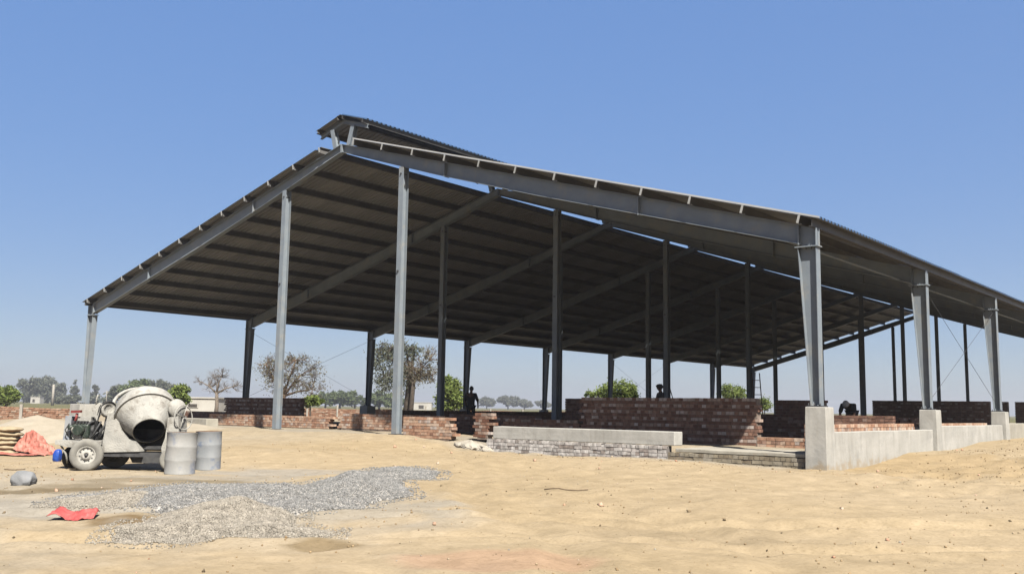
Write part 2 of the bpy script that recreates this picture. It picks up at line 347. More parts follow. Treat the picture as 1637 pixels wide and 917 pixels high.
me.vertices.add(nx_ * ny_); me.vertices.foreach_set('co', np.stack([GX, GY, GZ], -1).reshape(-1))
me.loops.add(quads.size); me.loops.foreach_set('vertex_index', quads.reshape(-1))
me.polygons.add(len(quads)); me.polygons.foreach_set('loop_start', np.arange(0, quads.size, 4)); me.polygons.foreach_set('loop_total', np.full(len(quads), 4))
me.polygons.foreach_set('use_smooth', np.ones(len(quads), bool)); me.update()
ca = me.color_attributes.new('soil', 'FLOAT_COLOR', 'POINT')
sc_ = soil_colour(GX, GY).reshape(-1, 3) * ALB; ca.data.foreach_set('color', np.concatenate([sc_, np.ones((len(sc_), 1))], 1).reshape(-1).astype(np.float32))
m, n, l, b = new_mat('sandy_soil')
at_ = n.new('ShaderNodeAttribute'); at_.attribute_name = 'soil'
tc = n.new('ShaderNodeTexCoord')
t1 = n.new('ShaderNodeTexNoise'); t1.inputs['Scale'].default_value = 2.6; t1.inputs['Detail'].default_value = 10; t1.inputs['Roughness'].default_value = 0.68
l.new(tc.outputs['Object'], t1.inputs['Vector'])
r1 = ramp(n, [(0.3, (0.80, 0.79, 0.77)), (0.7, (1.13, 1.13, 1.13))]); l.new(t1.outputs['Fac'], r1.inputs['Fac'])
t2 = n.new('ShaderNodeTexNoise'); t2.inputs['Scale'].default_value = 22; t2.inputs['Detail'].default_value = 6; t2.inputs['Roughness'].default_value = 0.75
l.new(tc.outputs['Object'], t2.inputs['Vector'])
r2 = ramp(n, [(0.30, (0.66, 0.63, 0.58)), (0.46, (0.98, 0.98, 0.98)), (0.75, (1.10, 1.10, 1.10))]); l.new(t2.outputs['Fac'], r2.inputs['Fac'])
mx = n.new('ShaderNodeMixRGB'); mx.blend_type = 'MULTIPLY'; mx.inputs['Fac'].default_value = 1
l.new(at_.outputs['Color'], mx.inputs['Color1']); l.new(r1.outputs['Color'], mx.inputs['Color2'])
mx2 = n.new('ShaderNodeMixRGB'); mx2.blend_type = 'MULTIPLY'; mx2.inputs['Fac'].default_value = 0.8
l.new(mx.outputs['Color'], mx2.inputs['Color1']); l.new(r2.outputs['Color'], mx2.inputs['Color2'])
l.new(mx2.outputs['Color'], b.inputs['Base Color']); b.inputs['Roughness'].default_value = 1.0; b.inputs['Specular IOR Level'].default_value = 0.05
bp = n.new('ShaderNodeBump'); bp.inputs['Strength'].default_value = 0.5; bp.inputs['Distance'].default_value = 0.05
t3 = n.new('ShaderNodeTexNoise'); t3.inputs['Scale'].default_value = 9; t3.inputs['Detail'].default_value = 10; t3.inputs['Roughness'].default_value = 0.7
l.new(tc.outputs['Object'], t3.inputs['Vector']); l.new(t3.outputs['Fac'], bp.inputs['Height']); l.new(bp.outputs['Normal'], b.inputs['Normal'])
me.materials.append(m); M['soil'] = m
tag(link('ground', me), kind='structure')

# ------------------------------------------------------------------ steel shed
A_, B_, BAY, NF = 15.7, 2.83, 7.87, 9
SL = 0.282; CS = math.cos(math.atan(SL)); SN = math.sin(math.atan(SL))
def zt(x): return 9.60 - SL * abs(x)
def rdep(x): return float(np.interp(abs(x), (0, 4, 8, 15.35), (0.27, 0.41, 0.47, 0.43)))
YEND = BAY * (NF - 1)
shed = thing('steel_shed', 'huge open-sided grey steel shed with corrugated gable roof and raised ridge vent', 'shed')
PED_TOP = 1.32
def edge_column(sgn, k, zb):
    Y = k * BAY; ztop = 4.77; mb = MB()
    xo = A_; xib, xit = A_ - 0.21, A_ - 0.42
    def P(x, y, z): return (sgn * x, y, z)
    w, t = 0.11, 0.014
    def hx(x0b, x1b, x0t, x1t, y0, y1):
        p = [P(x0b, y0, zb), P(x1b, y0, zb), P(x1b, y1, zb), P(x0b, y1, zb), P(x0t, y0, ztop), P(x1t, y0, ztop), P(x1t, y1, ztop), P(x0t, y1, ztop)]
        if sgn < 0: p = [p[1], p[0], p[3], p[2], p[5], p[4], p[7], p[6]]
        mb.hexa(p)
    hx(xo - t, xo, xo - t, xo, Y - w, Y + w); hx(xib, xib + t, xit, xit + t, Y - w, Y + w); hx(xib + t, xo - t, xit + t, xo - t, Y - 0.006, Y + 0.006)
    c = mb.build('column', 'steel', shed)
    xm = sgn * (A_ - 0.22)
    MB().box((xm, Y, ztop + 0.012), (0.52, 0.26, 0.024)).build('cap_plate', 'steel', c)
    MB().box((sgn * (A_ - 0.105), Y, zb - 0.013), (0.34, 0.34, 0.026)).build('base_plate', 'plate', c)
    if k < 3:
        for dx in (-0.07, 0.05):
            x0 = sgn * (A_ - 0.1) + dx
            MB().prism([(Y - 0.12, zb), (Y - 0.02, zb), (Y - 0.02, zb + 0.09)], 'x', x0, x0 + 0.01).build('gusset', 'steel', c)
    if k < 3:
        for q in range(3):
            MB().tube([(sgn * (A_ - 0.36 + 0.12 * q), Y - 0.07, ztop - 0.05), (sgn * (A_ - 0.36 + 0.12 * q), Y - 0.07, ztop + 0.05)], 0.013, 6).build('bolt', 'plate', c)
            MB().tube([(sgn * (A_ - 0.24 + 0.13 * q), Y - 0.13, zb - 0.02), (sgn * (A_ - 0.24 + 0.13 * q), Y - 0.13, zb + 0.05)], 0.013, 6).build('bolt', 'plate', c)
    return c
def inner_column(sgn, k, zb):
    Y = k * BAY; x = sgn * B_; ztop = zt(x) - rdep(x) - 0.004; mb = MB()
    w, dp, t = 0.10, 0.115, 0.012
    mb.span(x - w, x + w, Y - dp, Y - dp + t, zb, ztop); mb.span(x - w, x + w, Y + dp - t, Y + dp, zb, ztop); mb.span(x - 0.006, x + 0.006, Y - dp + t, Y + dp - t, zb, ztop)
    c = mb.build('column', 'steel', shed)
    MB().box((x, Y, zb - 0.012), (0.34, 0.34, 0.024)).build('base_plate', 'plate', c)
    MB().box((x, Y, ztop - 0.22), (0.045, 0.30, 0.03)).build('cleat', 'plate', c)
    MB().box((x - 0.012, Y - dp - 0.02, ztop * 0.62), (0.05, 0.04, 0.05)).build('cleat', 'plate', c)
def rafter(sgn, k):
    Y = k * BAY; xs = [0.0, 2.0, 4.0, 8.0, 12.0, A_ - 0.36]
    c = MB(); w, t = 0.10, 0.014
    def seg(za, zb_, y0, y1):
        for i in range(len(xs) - 1):
            x0, x1 = xs[i], xs[i + 1]
            p = [(sgn * x0, y0, za(x0)), (sgn * x1, y0, za(x1)), (sgn * x1, y1, za(x1)), (sgn * x0, y1, za(x0)),
                 (sgn * x0, y0, zb_(x0)), (sgn * x1, y0, zb_(x1)), (sgn * x1, y1, zb_(x1)), (sgn * x0, y1, zb_(x0))]
            if sgn < 0: p = [p[1], p[0], p[3], p[2], p[5], p[4], p[7], p[6]]
            c.hexa(p)
    seg(lambda x: zt(x) - t, zt, Y - w, Y + w)
    seg(lambda x: zt(x) - rdep(x), lambda x: zt(x) - rdep(x) + t, Y - w, Y + w)
    seg(lambda x: zt(x) - rdep(x) + t, lambda x: zt(x) - t, Y - 0.006, Y + 0.006)
    # knee panel over the eave column
    x0, x1 = A_ - 0.36, A_
    p = [(sgn * x0, Y - 0.008, 4.795), (sgn * x1, Y - 0.008, 4.795), (sgn * x1, Y + 0.008, 4.795), (sgn * x0, Y + 0.008, 4.795),
         (sgn * x0, Y - 0.008, zt(x0) - 0.002), (sgn * x1, Y - 0.008, zt(x1)), (sgn * x1, Y + 0.008, zt(x1)), (sgn * x0, Y + 0.008, zt(x0) - 0.002)]
    if sgn < 0: p = [p[1], p[0], p[3], p[2], p[5], p[4], p[7], p[6]]
    c.hexa(p)
    o = c.build('rafter', 'steel', shed)
    MB().span(min(sgn * (A_ - 0.014), sgn * A_), max(sgn * (A_ - 0.014), sgn * A_), Y - 0.11, Y + 0.11, 4.796, zt(A_) + 0.01).build('knee_plate', 'steel', o)
    for xp in (0.02, 4.6, 11.2, A_ - 0.40):
        h = rdep(xp)
        MB().hexa([(sgn * xp - .012, Y - .108, zt(xp) - h - .02), (sgn * xp + .012, Y - .108, zt(xp) - h - .02), (sgn * xp + .012, Y + .108, zt(xp) - h - .02), (sgn * xp - .012, Y + .108, zt(xp) - h - .02),
                   (sgn * xp - .012, Y - .108, zt(xp) - .004), (sgn * xp + .012, Y - .108, zt(xp) - .004), (sgn * xp + .012, Y + .108, zt(xp) - .004), (sgn * xp - .012, Y + .108, zt(xp) - .004)]).build('stiffener', 'steel', o)
for k in range(NF):
    for sgn in (-1, 1):
        zb = PED_TOP + 0.028 if sgn > 0 else (1.12 if k != 2 else 1.22)
        edge_column(sgn, k, zb)
        inner_column(sgn, k, 0.40)
        rafter(sgn, k)
# purlins
PX = [0.80 + 1.325 * i for i in range(12)]
def zprof(dep, fl=0.07, t=0.006, lip=0.02):
    return [(0, 0), (fl, 0), (fl, lip), (fl - t, lip), (fl - t, t), (t, t), (t, dep), (-fl, dep), (-fl, dep - lip), (-fl + t, dep - lip), (-fl + t, dep - t), (0, dep - t)]
def purlin(x, dep, y0, y1, zb, name='purlin', mat='purlin', ang=None):
    sgn = 1 if x >= 0 else -1
    pr = [(q[0] * sgn, q[1]) for q in zprof(dep)]
    if sgn < 0: pr = pr[::-1]
    a = -sgn * math.atan(SL) if ang is None else ang
    pr = [(x + q[0] * math.cos(a) - q[1] * math.sin(a), zb + q[0] * math.sin(a) + q[1] * math.cos(a)) for q in pr]
    return MB().prism(pr, 'y', y0, y1).build(name, mat, shed)
YF = -0.28
for sgn in (-1, 1):
    for x in PX: purlin(sgn * x, 0.195, YF + random.uniform(-0.02, 0.02), YEND + 0.12, zt(x) + 0.002)
    for x in PX:
        a_ = -sgn * math.atan(SL)
        MB().box((sgn * x + math.sin(-a_) * 0.1, YF - 0.052, zt(x) + 0.002 + 0.095), (0.05, 0.012, 0.18), Matrix.Rotation(-a_, 3, 'Y')).build('purlin_end', 'purlin_end_lit', shed)  # added end plate, its pale colour stands for sunlight on the purlin end
    # eave channel and the pipe strut inside it
    x = sgn * (A_ - 0.02)
    e = MB(); e.span(x - 0.004, x + 0.004, YF, YEND + 0.1, zt(A_) + 0.012, zt(A_) + 0.2); e.span(min(x, x - sgn * 0.07), max(x, x - sgn * 0.07), YF, YEND + 0.1, zt(A_) + 0.012, zt(A_) + 0.02)
    e.build('eave_channel', 'purlin', shed)
    if sgn > 0: MB().tube([(sgn * (A_ - 0.75), 0, 4.98), (sgn * (A_ - 0.75), YEND, 4.98)], 0.03, 8).build('strut_tube', 'steel', shed)
# roof sheets, one metre cover each, ribs 0.2 m apart
def sheet_mesh(name, x0, x1, sgn, zfun, w=1.0):
    mb = MB(); prof = []
    for i in range(5):
        o = i * 0.2
        prof += [(o, 0.0), (o + 0.105, 0.0), (o + 0.122, 0.05), (o + 0.183, 0.05)]
    prof.append((1.004, 0.0))
    for layer, dz in ((0, 0.0), (1, 0.003)):
        v = []
        for (y, h) in prof:
            for x in (x0, x1): v.append((sgn * x, y * w, zfun(x) + h + dz))
        f = []
        for i in range(len(prof) - 1):
            q = (2 * i, 2 * i + 1, 2 * i + 3, 2 * i + 2)
            if (layer == 1) == (sgn > 0): q = q[::-1] if False else q
            f.append(q)
        mb.add(v, f, layer)
    return mb.mesh(name, ['sheet_under', 'sheet_top'])
NS = 64; SW = (YEND + 0.05 - YF - 0.03) / NS
for sgn in (-1, 1):
    ms = sheet_mesh('roof_sheet', 0.80 if sgn > 0 else 1.02, A_ + 0.16, sgn, lambda x: zt(x) + 0.203, SW)
    for k in range(NS):
        o = link('roof_sheet', ms, shed, (random.uniform(-0.012, 0.012), YF - 0.03 + k * SW, 0))
    # barge trim closing the gable edge of the sheets
    x0, x1 = 0.80, A_ + 0.17
    z0, z1 = zt(x0) + 0.207, zt(x1) + 0.207
    if sgn > 0:
        MB().hexa([(x0, YF - 0.045, z0), (x1, YF - 0.045, z1), (x1, YF - 0.031, z1), (x0, YF - 0.031, z0), (x0, YF - 0.045, z0 + 0.04), (x1, YF - 0.045, z1 + 0.04), (x1, YF - 0.031, z1 + 0.04), (x0, YF - 0.031, z0 + 0.04)]).build('sheet_edge', 'white_trim', shed)
# raised ridge vent
def zm(x): return 10.42 - 0.30 * abs(x)
MW = 1.18
for k in range(NF):
    Y = k * BAY
    for sgn in (-1, 1):
        p = MB()
        xb, xt2 = sgn * 0.32, sgn * 0.50
        zb, z2 = zt(0.32) + 0.002, zm(0.5) - 0.12
        for (dy0, dy1, wd) in ((-0.09, -0.08, 0.09), (0.08, 0.09, 0.09), (-0.08, 0.08, 0.006)):
            p.hexa([(xb - wd, Y + dy0, zb), (xb + wd, Y + dy0, zb), (xb + wd, Y + dy1, zb), (xb - wd, Y + dy1, zb), (xt2 - wd, Y + dy0, z2), (xt2 + wd, Y + dy0, z2), (xt2 + wd, Y + dy1, z2), (xt2 - wd, Y + dy1, z2)])
        p.build('vent_post', 'steel', shed)
        r_ = MB(); xs = (0.0, MW - 0.05)
        for (za, zb2, wy) in ((-0.13, -0.118, 0.05), (-0.012, 0.0, 0.05), (-0.118, -0.012, 0.006)):
            q = [(sgn * xs[0], Y - wy, zm(xs[0]) + za), (sgn * xs[1], Y - wy, zm(xs[1]) + za), (sgn * xs[1], Y + wy, zm(xs[1]) + za), (sgn * xs[0], Y + wy, zm(xs[0]) + za),
                 (sgn * xs[0], Y - wy, zm(xs[0]) + zb2), (sgn * xs[1], Y - wy, zm(xs[1]) + zb2), (sgn * xs[1], Y + wy, zm(xs[1]) + zb2), (sgn * xs[0], Y + wy, zm(xs[0]) + zb2)]
            if sgn < 0: q = [q[1], q[0], q[3], q[2], q[5], q[4], q[7], q[6]]
            r_.hexa(q)
        r_.build('vent_rafter', 'steel', shed)
for sgn in (-1, 1):
    for x in (0.10, MW - 0.12):
        purlin(sgn * x, 0.12, -0.22, YEND + 0.1, zm(x) + 0.002, 'vent_purlin', 'purlin', -sgn * math.atan(0.3))
    ms = sheet_mesh('vent_sheet', 0.0, MW, sgn, lambda x: zm(x) + 0.13, SW)
    for k in range(NS): link('vent_sheet', ms, shed, (0, YF + 0.08 + k * SW, 0))
# tie rods
def rod(a, b_): MB().tube([a, b_], 0.006, 6).build('bracing_rod', 'plate', shed)
for s in (-1, 1):
    for k in (1, 5):
        zb = 1.5
        rod((s * (A_ - 0.1), k * BAY, 4.7), (s * (A_ - 0.1), (k + 1) * BAY, zb)); rod((s * (A_ - 0.1), (k + 1) * BAY, 4.7), (s * (A_ - 0.1), k * BAY, zb))

# ------------------------------------------------------------------ concrete pedestals, panels and beams
def rough_block(name, mat, pts_bottom, pts_top, sub=5, amp=0.006, parent=None):
    bm = bmesh.new()
    vs_ = [bm.verts.new(p) for p in list(pts_bottom) + list(pts_top)]
    for f in [(3, 2, 1, 0), (4, 5, 6, 7), (0, 1, 5, 4), (1, 2, 6, 5), (2, 3, 7, 6), (3, 0, 4, 7)]: bm.faces.new([vs_[i] for i in f])
    bmesh.ops.bevel(bm, geom=list(bm.edges), offset=0.012, segments=1, affect='EDGES')
    bmesh.ops.subdivide_edges(bm, edges=[e for e in bm.edges if e.calc_length() > 0.15], cuts=sub, use_grid_fill=True)
    for v in bm.verts:
        nz = mnoise.noise_vector(v.co * 3.1) * amp + mnoise.noise_vector(v.co * 11) * amp * 0.5
        v.co += nz
    me = bpy.data.meshes.new(name); bm.to_mesh(me); bm.free(); me.materials.append(M[mat])
    return link(name, me, parent)
def rect(x0, x1, y0, y1, z): return [(x0, y0, z), (x1, y0, z), (x1, y1, z), (x0, y1, z)]
peds = [(A_ - 0.04, -0.05, -0.25, 1.32, 'tall pale concrete pedestal under the near right corner column', .225),
        (A_ - 0.04, BAY - 0.05, 0.0, 1.32, 'pale concrete pedestal with chipped foot between the two long concrete panels', .225),
        (A_ - 0.04, 2 * BAY - 0.05, 0.15, 1.32, 'concrete pedestal at the far end of the long panels on the right', .225),
        (-A_ + 0.08, 0.0, 0.2, 1.10, 'concrete pedestal under the leftmost column behind the mixer engine', .42),
        (-A_ + 0.08, 2 * BAY, 0.2, 1.20, 'dark shaded concrete pedestal under the third column of the left side', .30)]
for (x, y, z0, z1, lab, h) in peds:
    fl = 0.02
    o = rough_block('concrete_pedestal', 'concrete', rect(x - h - fl, x + h + fl, y - h - fl, y + h + fl, z0), rect(x - h, x + h, y - h, y + h, z1))
    tag(o, lab, 'pedestal', 'pedestals under the shed columns')
for k in range(1, NF):
    if k == 2: continue
    for s in ((-1,) if k < 3 else (-1, 1)):
        x = s * (A_ - 0.06); z1 = 1.10 if s < 0 else 1.32
        MB().span(x - .22, x + .22, k * BAY - .22, k * BAY + .22, 0.1, z1 - 0.004).build('footing', 'concrete', shed)
o = rough_block('low_concrete_wall', 'concrete', rect(15.56, 15.80, 0.20, 7.55, -0.3), rect(15.58, 15.79, 0.20, 7.55, 0.79))
tag(o, 'long smooth concrete panel beside the corner pedestal, the nearer one', 'concrete wall', 'low concrete panels along the right side')
o = rough_block('low_concrete_wall', 'concrete', rect(15.56, 15.80, 8.08, 15.42, -0.1), rect(15.58, 15.79, 8.08, 15.42, 0.88))
tag(o, 'low concrete panel running between the second and third right pedestals', 'concrete wall', 'low concrete panels along the right side')
o = rough_block('low_concrete_wall', 'old_concrete', rect(15.56, 15.80, 15.98, 23.3, 0.0), rect(15.58, 15.79, 15.98, 23.3, 0.93))
tag(o, 'stained concrete panel past the third right pedestal, at the picture edge', 'concrete wall', 'low concrete panels along the right side')
o = rough_block('concrete_beam', 'concrete', rect(6.66, 12.20, -0.12, 0.26, 0.385), rect(6.66, 12.20, -0.12, 0.26, 0.705), sub=8)
tag(o, 'long pale concrete beam lying on salt-whitened brickwork at the front', 'concrete beam')
o = rough_block('concrete_block', 'old_concrete', rect(-8.75, -6.55, -0.2, 0.3, 0.1), rect(-8.72, -6.57, -0.2, 0.3, 0.66))
tag(o, 'pale concrete block standing behind the two grey drums', 'concrete block')
o = rough_block('floor_slab', 'old_concrete', rect(12.21, 15.42, -0.10, 2.3, 0.24), rect(12.21, 15.42, -0.10, 2.3, 0.325), sub=8, amp=0.008)
tag(o, 'thin cement floor strip between beam and corner pedestal', 'floor slab')

# ------------------------------------------------------------------ brickwork
BL, BH, BWD, JT = 0.229, 0.076, 0.112, 0.011
def brick_shape(L, D, H, seed):
    r = random.Random(seed); b = MB(); j = lambda: r.uniform(-0.004, 0.004)
    hx, hy, hz = L / 2, D / 2, H / 2
    b.hexa([(sx * hx + j(), sy * hy + j(), sz * hz + j()) for sz in (-1, 1) for (sx, sy) in ((-1, -1), (1, -1), (1, 1), (-1, 1))])
    return b
_bm = {}
def brick_mesh(kind, mat, v):
    key = (kind, mat, v)
    if key not in _bm:
        L, D = (BL, BWD) if kind == 's' else (BWD, BL)
        _bm[key] = brick_shape(L, D, BH, v * 31 + len(mat)).mesh('brick', mat)
    return _bm[key]
def brick_wall(label, p0, p1, z0, z1, mat='brick', hmat='brick_header', mortar='mortar', cap=300, ends=(0, 0), cat='brick wall', group=None, gaps=0.0, phdr=0.5, first='s', name='brick_wall', rnd=0.004, drop_top=0.0, single=True):
    d = Vector((p1[0] - p0[0], p1[1] - p0[1], 0)); Lw = d.length; rz = math.atan2(d.y, d.x)
    t = thing(name, label, cat, (p0[0], p0[1], z0), rz, group)
    H = z1 - z0; ch = BH + JT; nc = max(1, int(round(H / ch)))
    core = MB(); core.span(0.04 + (0.05 + ends[0] if ends[0] else 0), Lw - 0.04 - (0.05 + ends[1] if ends[1] else 0), 0.009, BL - 0.009, -0.06, nc * ch - JT - 0.006)
    core.build('mortar_bed', mortar, t)
    front = []; stuff = MB()
    for c in range(nc):
        zc = c * ch + BH / 2; hdr = (c % 2 == 0) == (first == 'h')
        step = (BWD if hdr else BL) + JT
        a0 = 0.0; a1 = Lw
        if ends[0]: a0 += ends[0] * (c % 3) * 0.5 + random.uniform(0, 0.04)
        if ends[1]: a1 -= ends[1] * ((c * 2 + 1) % 3) * 0.5 + random.uniform(0, 0.04)
        x = a0
        while x + step * 0.7 < a1:
            top = c == nc - 1
            if top and random.random() < drop_top: x += step; continue
            front.append((x + step / 2, (BL / 2 if hdr else BWD / 2), zc, hdr)); x += step
        if not hdr:
            x = a0
            while x + step * 0.7 < a1:
                R = Matrix.Rotation(random.uniform(-.01, .01), 3, 'Z'); stuff.box((x + step / 2, BL - BWD / 2, zc), (BL, BWD, BH), R); x += step
    front.sort(key=lambda q: -q[2])
    for i, (x, y, z, hdr) in enumerate(front):
        mm = (hmat if hdr and random.random() < phdr else mat)
        off = (random.uniform(-rnd, rnd), random.uniform(-rnd, rnd) - 0.002, random.uniform(-rnd, rnd) * 0.5)
        if i < cap and single:
            o = link('brick', brick_mesh('h' if hdr else 's', mm, random.randrange(4)), t, (x + off[0], y + off[1], z + off[2]))
            o.rotation_euler = (0, 0, random.uniform(-0.012, 0.012))
        else:
            L, D = (BWD, BL) if hdr else (BL, BWD)
            stuff.box((x + off[0], y + off[1], z + off[2]), (L, D, BH), Matrix.Rotation(random.uniform(-.012, .012), 3, 'Z'), 1 if mm == hmat else 0)
    if stuff.f: tag(stuff.build('brick_courses', [mat, hmat], t), kind='stuff')
    return t
GW = 'brick walls under the shed roof'
# line of the front low wall, three metres inside the gable
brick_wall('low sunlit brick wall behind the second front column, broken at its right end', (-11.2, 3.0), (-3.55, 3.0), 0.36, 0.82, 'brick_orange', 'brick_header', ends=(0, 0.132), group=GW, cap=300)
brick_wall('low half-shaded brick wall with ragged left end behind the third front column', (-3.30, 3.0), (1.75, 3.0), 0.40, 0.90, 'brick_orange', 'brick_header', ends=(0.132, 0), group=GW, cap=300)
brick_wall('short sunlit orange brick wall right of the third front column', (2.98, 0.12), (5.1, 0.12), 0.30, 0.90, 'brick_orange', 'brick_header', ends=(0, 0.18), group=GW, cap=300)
brick_wall('short dark broken brick stub beside the white rubble', (5.15, 0.75), (5.9, 0.75), 0.36, 1.02, 'brick', 'brick_header', ends=(0.096, 0.096), group=GW, cap=200, drop_top=0.4)
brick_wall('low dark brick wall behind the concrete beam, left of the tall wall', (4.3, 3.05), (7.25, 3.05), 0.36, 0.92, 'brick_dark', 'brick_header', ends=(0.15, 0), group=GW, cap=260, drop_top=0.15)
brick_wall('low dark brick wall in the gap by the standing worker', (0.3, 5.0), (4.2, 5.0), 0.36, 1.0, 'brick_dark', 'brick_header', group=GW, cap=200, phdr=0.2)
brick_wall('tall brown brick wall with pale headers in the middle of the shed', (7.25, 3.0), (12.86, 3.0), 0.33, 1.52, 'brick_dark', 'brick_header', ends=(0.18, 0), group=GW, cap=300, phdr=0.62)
brick_wall('low sunlit brick sill between the tall wall and the corner pedestal', (12.95, 2.7), (15.3, 2.7), 0.32, 0.60, 'brick_orange', 'brick_header', group=GW, cap=120)
brick_wall('tall dark brick wall on the left under the roof edge', (-14.6, 6.0), (-9.0, 6.0), 0.36, 1.52, 'brick_dark', 'brick_header', ends=(0.15, 0.072), group=GW, cap=300, phdr=0.7)
brick_wall('low dark brick wall between the concrete block and the tall left wall', (-20.5, 7.2), (-14.7, 7.2), 0.30, 0.78, 'brick_dark', 'brick_dark', group=GW, single=False, drop_top=0.3)
brick_wall('small dark square brick wall end left of the tall middle wall', (3.15, 8.0), (4.9, 8.0), 0.36, 1.55, 'brick_dark', 'brick_dark', group=GW, single=False)
brick_wall('low dark brick wall seen right of the tall middle wall', (9.8, 8.0), (14.6, 8.0), 0.36, 1.14, 'brick_dark', 'brick_header', group=GW, cap=200, phdr=0.25)
brick_wall('dark stepped brick wall just left of the corner pedestal', (10.9, 8.4), (12.5, 8.4), 0.36, 1.55, 'brick_dark', 'brick_dark', group=GW, single=False)
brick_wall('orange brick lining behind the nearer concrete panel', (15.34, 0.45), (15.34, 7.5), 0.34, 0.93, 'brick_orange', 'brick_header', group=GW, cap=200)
brick_wall('orange brick lining behind the farther concrete panel', (15.34, 8.1), (15.34, 15.4), 0.34, 0.96, 'brick_orange', 'brick_header', group=GW, single=False)
w = brick_wall('dark low brick wall with slots, beyond the nearer concrete panel', (12.2, 8.4), (12.2, 21.0), 0.36, 1.04, 'brick_dark', 'brick_header', group=GW, single=False, phdr=0.2)
for k in range(9):
    MB().span(0.7 + 1.35 * k, 0.95 + 1.35 * k, -0.12, -0.002, 0, 0.66).build('pier', 'brick_dark', w)
brick_wall('tall brown brick wall behind the second right pedestal', (7.2, 28.0), (12.55, 28.0), 0.36, 1.85, 'brick_dark', 'brick_header', group=GW, cap=300, phdr=0.4)
brick_wall('dark brick pier behind the third right pedestal', (11.25, 36.0), (11.58, 36.0), 0.36, 1.92, 'brick_dark', 'brick_dark', group=GW, single=False)
brick_wall('dark brick wall at the right picture edge', (11.8, 36.3), (13.2, 36.3), 0.36, 1.90, 'brick_dark', 'brick_dark', group=GW, single=False)
brick_wall('long low dark brick wall along the far left side of the shed', (-15.2, 17.5), (-15.2, 62.0), 0.3, 1.02, 'brick_dark', 'brick_dark', group=GW, single=False)
brick_wall('low brick course running behind the middle columns', (-13.5, 13.0), (9.0, 13.0), 0.34, 0.78, 'brick_dark', 'brick_dark', group=GW, single=False)
# foundation courses along the gable
brick_wall('salt-whitened brick footing under the long concrete beam', (6.5, -0.19), (12.08, -0.19), -0.05, 0.384, 'brick_white', 'brick_white', 'mortar_white', cap=300, cat='brick footing', name='brick_footing', first='h', rnd=0.009)
brick_wall('cement-smeared brick footing under the thin floor strip', (11.98, -0.14), (15.40, -0.14), -0.11, 0.237, 'brick_grey', 'brick_grey', 'mortar_white', cap=200, cat='brick footing', name='brick_footing', rnd=0.008)

# ------------------------------------------------------------------ more materials
M['mixer'] = noise_mat('cement_caked_grey_paint', (0.44, 0.43, 0.39), (0.60, 0.58, 0.52), 4, 0.85, 0.5, 30, c2=(0.30, 0.275, 0.235), s2=5.5)
M['mixer_dark'] = noise_mat('grimy_dark_steel', (0.05, 0.05, 0.052), (0.11, 0.11, 0.11), 6, 0.7, 0.2)
M['drum_in'] = noise_mat('drum_inside', (0.035, 0.033, 0.03), (0.07, 0.068, 0.062), 5, 0.9, 0.2)
M['rubber'] = noise_mat('black_rubber', (0.02, 0.02, 0.02), (0.04, 0.038, 0.036), 8, 0.8, 0.1)
M['tyre'] = noise_mat('dusty_tyre', (0.24, 0.23, 0.205), (0.36, 0.345, 0.30), 6, 0.9, 0.2)
M['engine'] = noise_mat('oily_green_engine', (0.02, 0.035, 0.025), (0.06, 0.085, 0.06), 14, 0.45, 0.3, c2=(0.14, 0.14, 0.12), s2=18)
M['red_paint'] = noise_mat('faded_red_paint', (0.22, 0.03, 0.025), (0.32, 0.055, 0.045), 9, 0.6, 0.1)
M['rust'] = noise_mat('rusty_edge', (0.12, 0.06, 0.035), (0.22, 0.13, 0.085), 12, 0.9, 0.2)
M['barrel'] = noise_mat('grey_blue_barrel', (0.35, 0.37, 0.385), (0.45, 0.46, 0.46), 3, 0.65, 0.12, 25, c2=(0.20, 0.25, 0.36), s2=3.5)
M['barrel_pale'] = noise_mat('pale_grey_barrel', (0.43, 0.43, 0.41), (0.53, 0.52, 0.49), 3, 0.65, 0.12, 25, c2=(0.27, 0.31, 0.40), s2=2.2)
M['sack'] = noise_mat('tan_woven_sack', (0.47, 0.365, 0.22), (0.56, 0.45, 0.29), 5, 0.9, 0.35, 60)
M['sack_grey'] = noise_mat('grey_cement_sack', (0.24, 0.25, 0.26), (0.34, 0.345, 0.35), 5, 0.9, 0.3, 40)
M['tarp'] = noise_mat('faded_red_tarpaulin', (0.50, 0.145, 0.10), (0.60, 0.24, 0.18), 4, 0.7, 0.2, 30, c2=(0.62, 0.36, 0.27), s2=2.0)
M['red_cloth'] = noise_mat('red_plastic_sack', (0.48, 0.07, 0.065), (0.58, 0.13, 0.115), 6, 0.6, 0.2, 40)
M['blue'] = noise_mat('blue_plastic', (0.015, 0.07, 0.42), (0.03, 0.12, 0.55), 6, 0.45, 0.1)
M['stone_grey'] = brick_mat('grey_crushed_stone', [(0, (0.19, 0.19, 0.185)), (0.4, (0.30, 0.297, 0.285)), (0.8, (0.40, 0.39, 0.37)), (1, (0.55, 0.52, 0.47))])
M['stone_pale'] = brick_mat('pale_dusty_stone', [(0, (0.33, 0.30, 0.25)), (0.4, (0.41, 0.37, 0.305)), (0.8, (0.47, 0.42, 0.345)), (1, (0.54, 0.50, 0.42))])
M['clod'] = brick_mat('soil_clods', [(0, (0.30, 0.20, 0.105)), (0.4, (0.41, 0.29, 0.16)), (0.8, (0.50, 0.37, 0.21)), (1, (0.58, 0.47, 0.33))])
M['mixer_dark_soil'] = brick_mat('dark_earth_crumbs', [(0, (0.10, 0.075, 0.045)), (0.6, (0.20, 0.15, 0.09)), (1, (0.33, 0.25, 0.15))])
M['rubble'] = noise_mat('white_lime_rubble', (0.46, 0.41, 0.33), (0.60, 0.55, 0.46), 4, 0.95, 0.4, 30)
M['sand_heap'] = noise_mat('pale_building_sand', (0.46, 0.40, 0.30), (0.54, 0.47, 0.36), 3, 1.0, 0.4, 40)
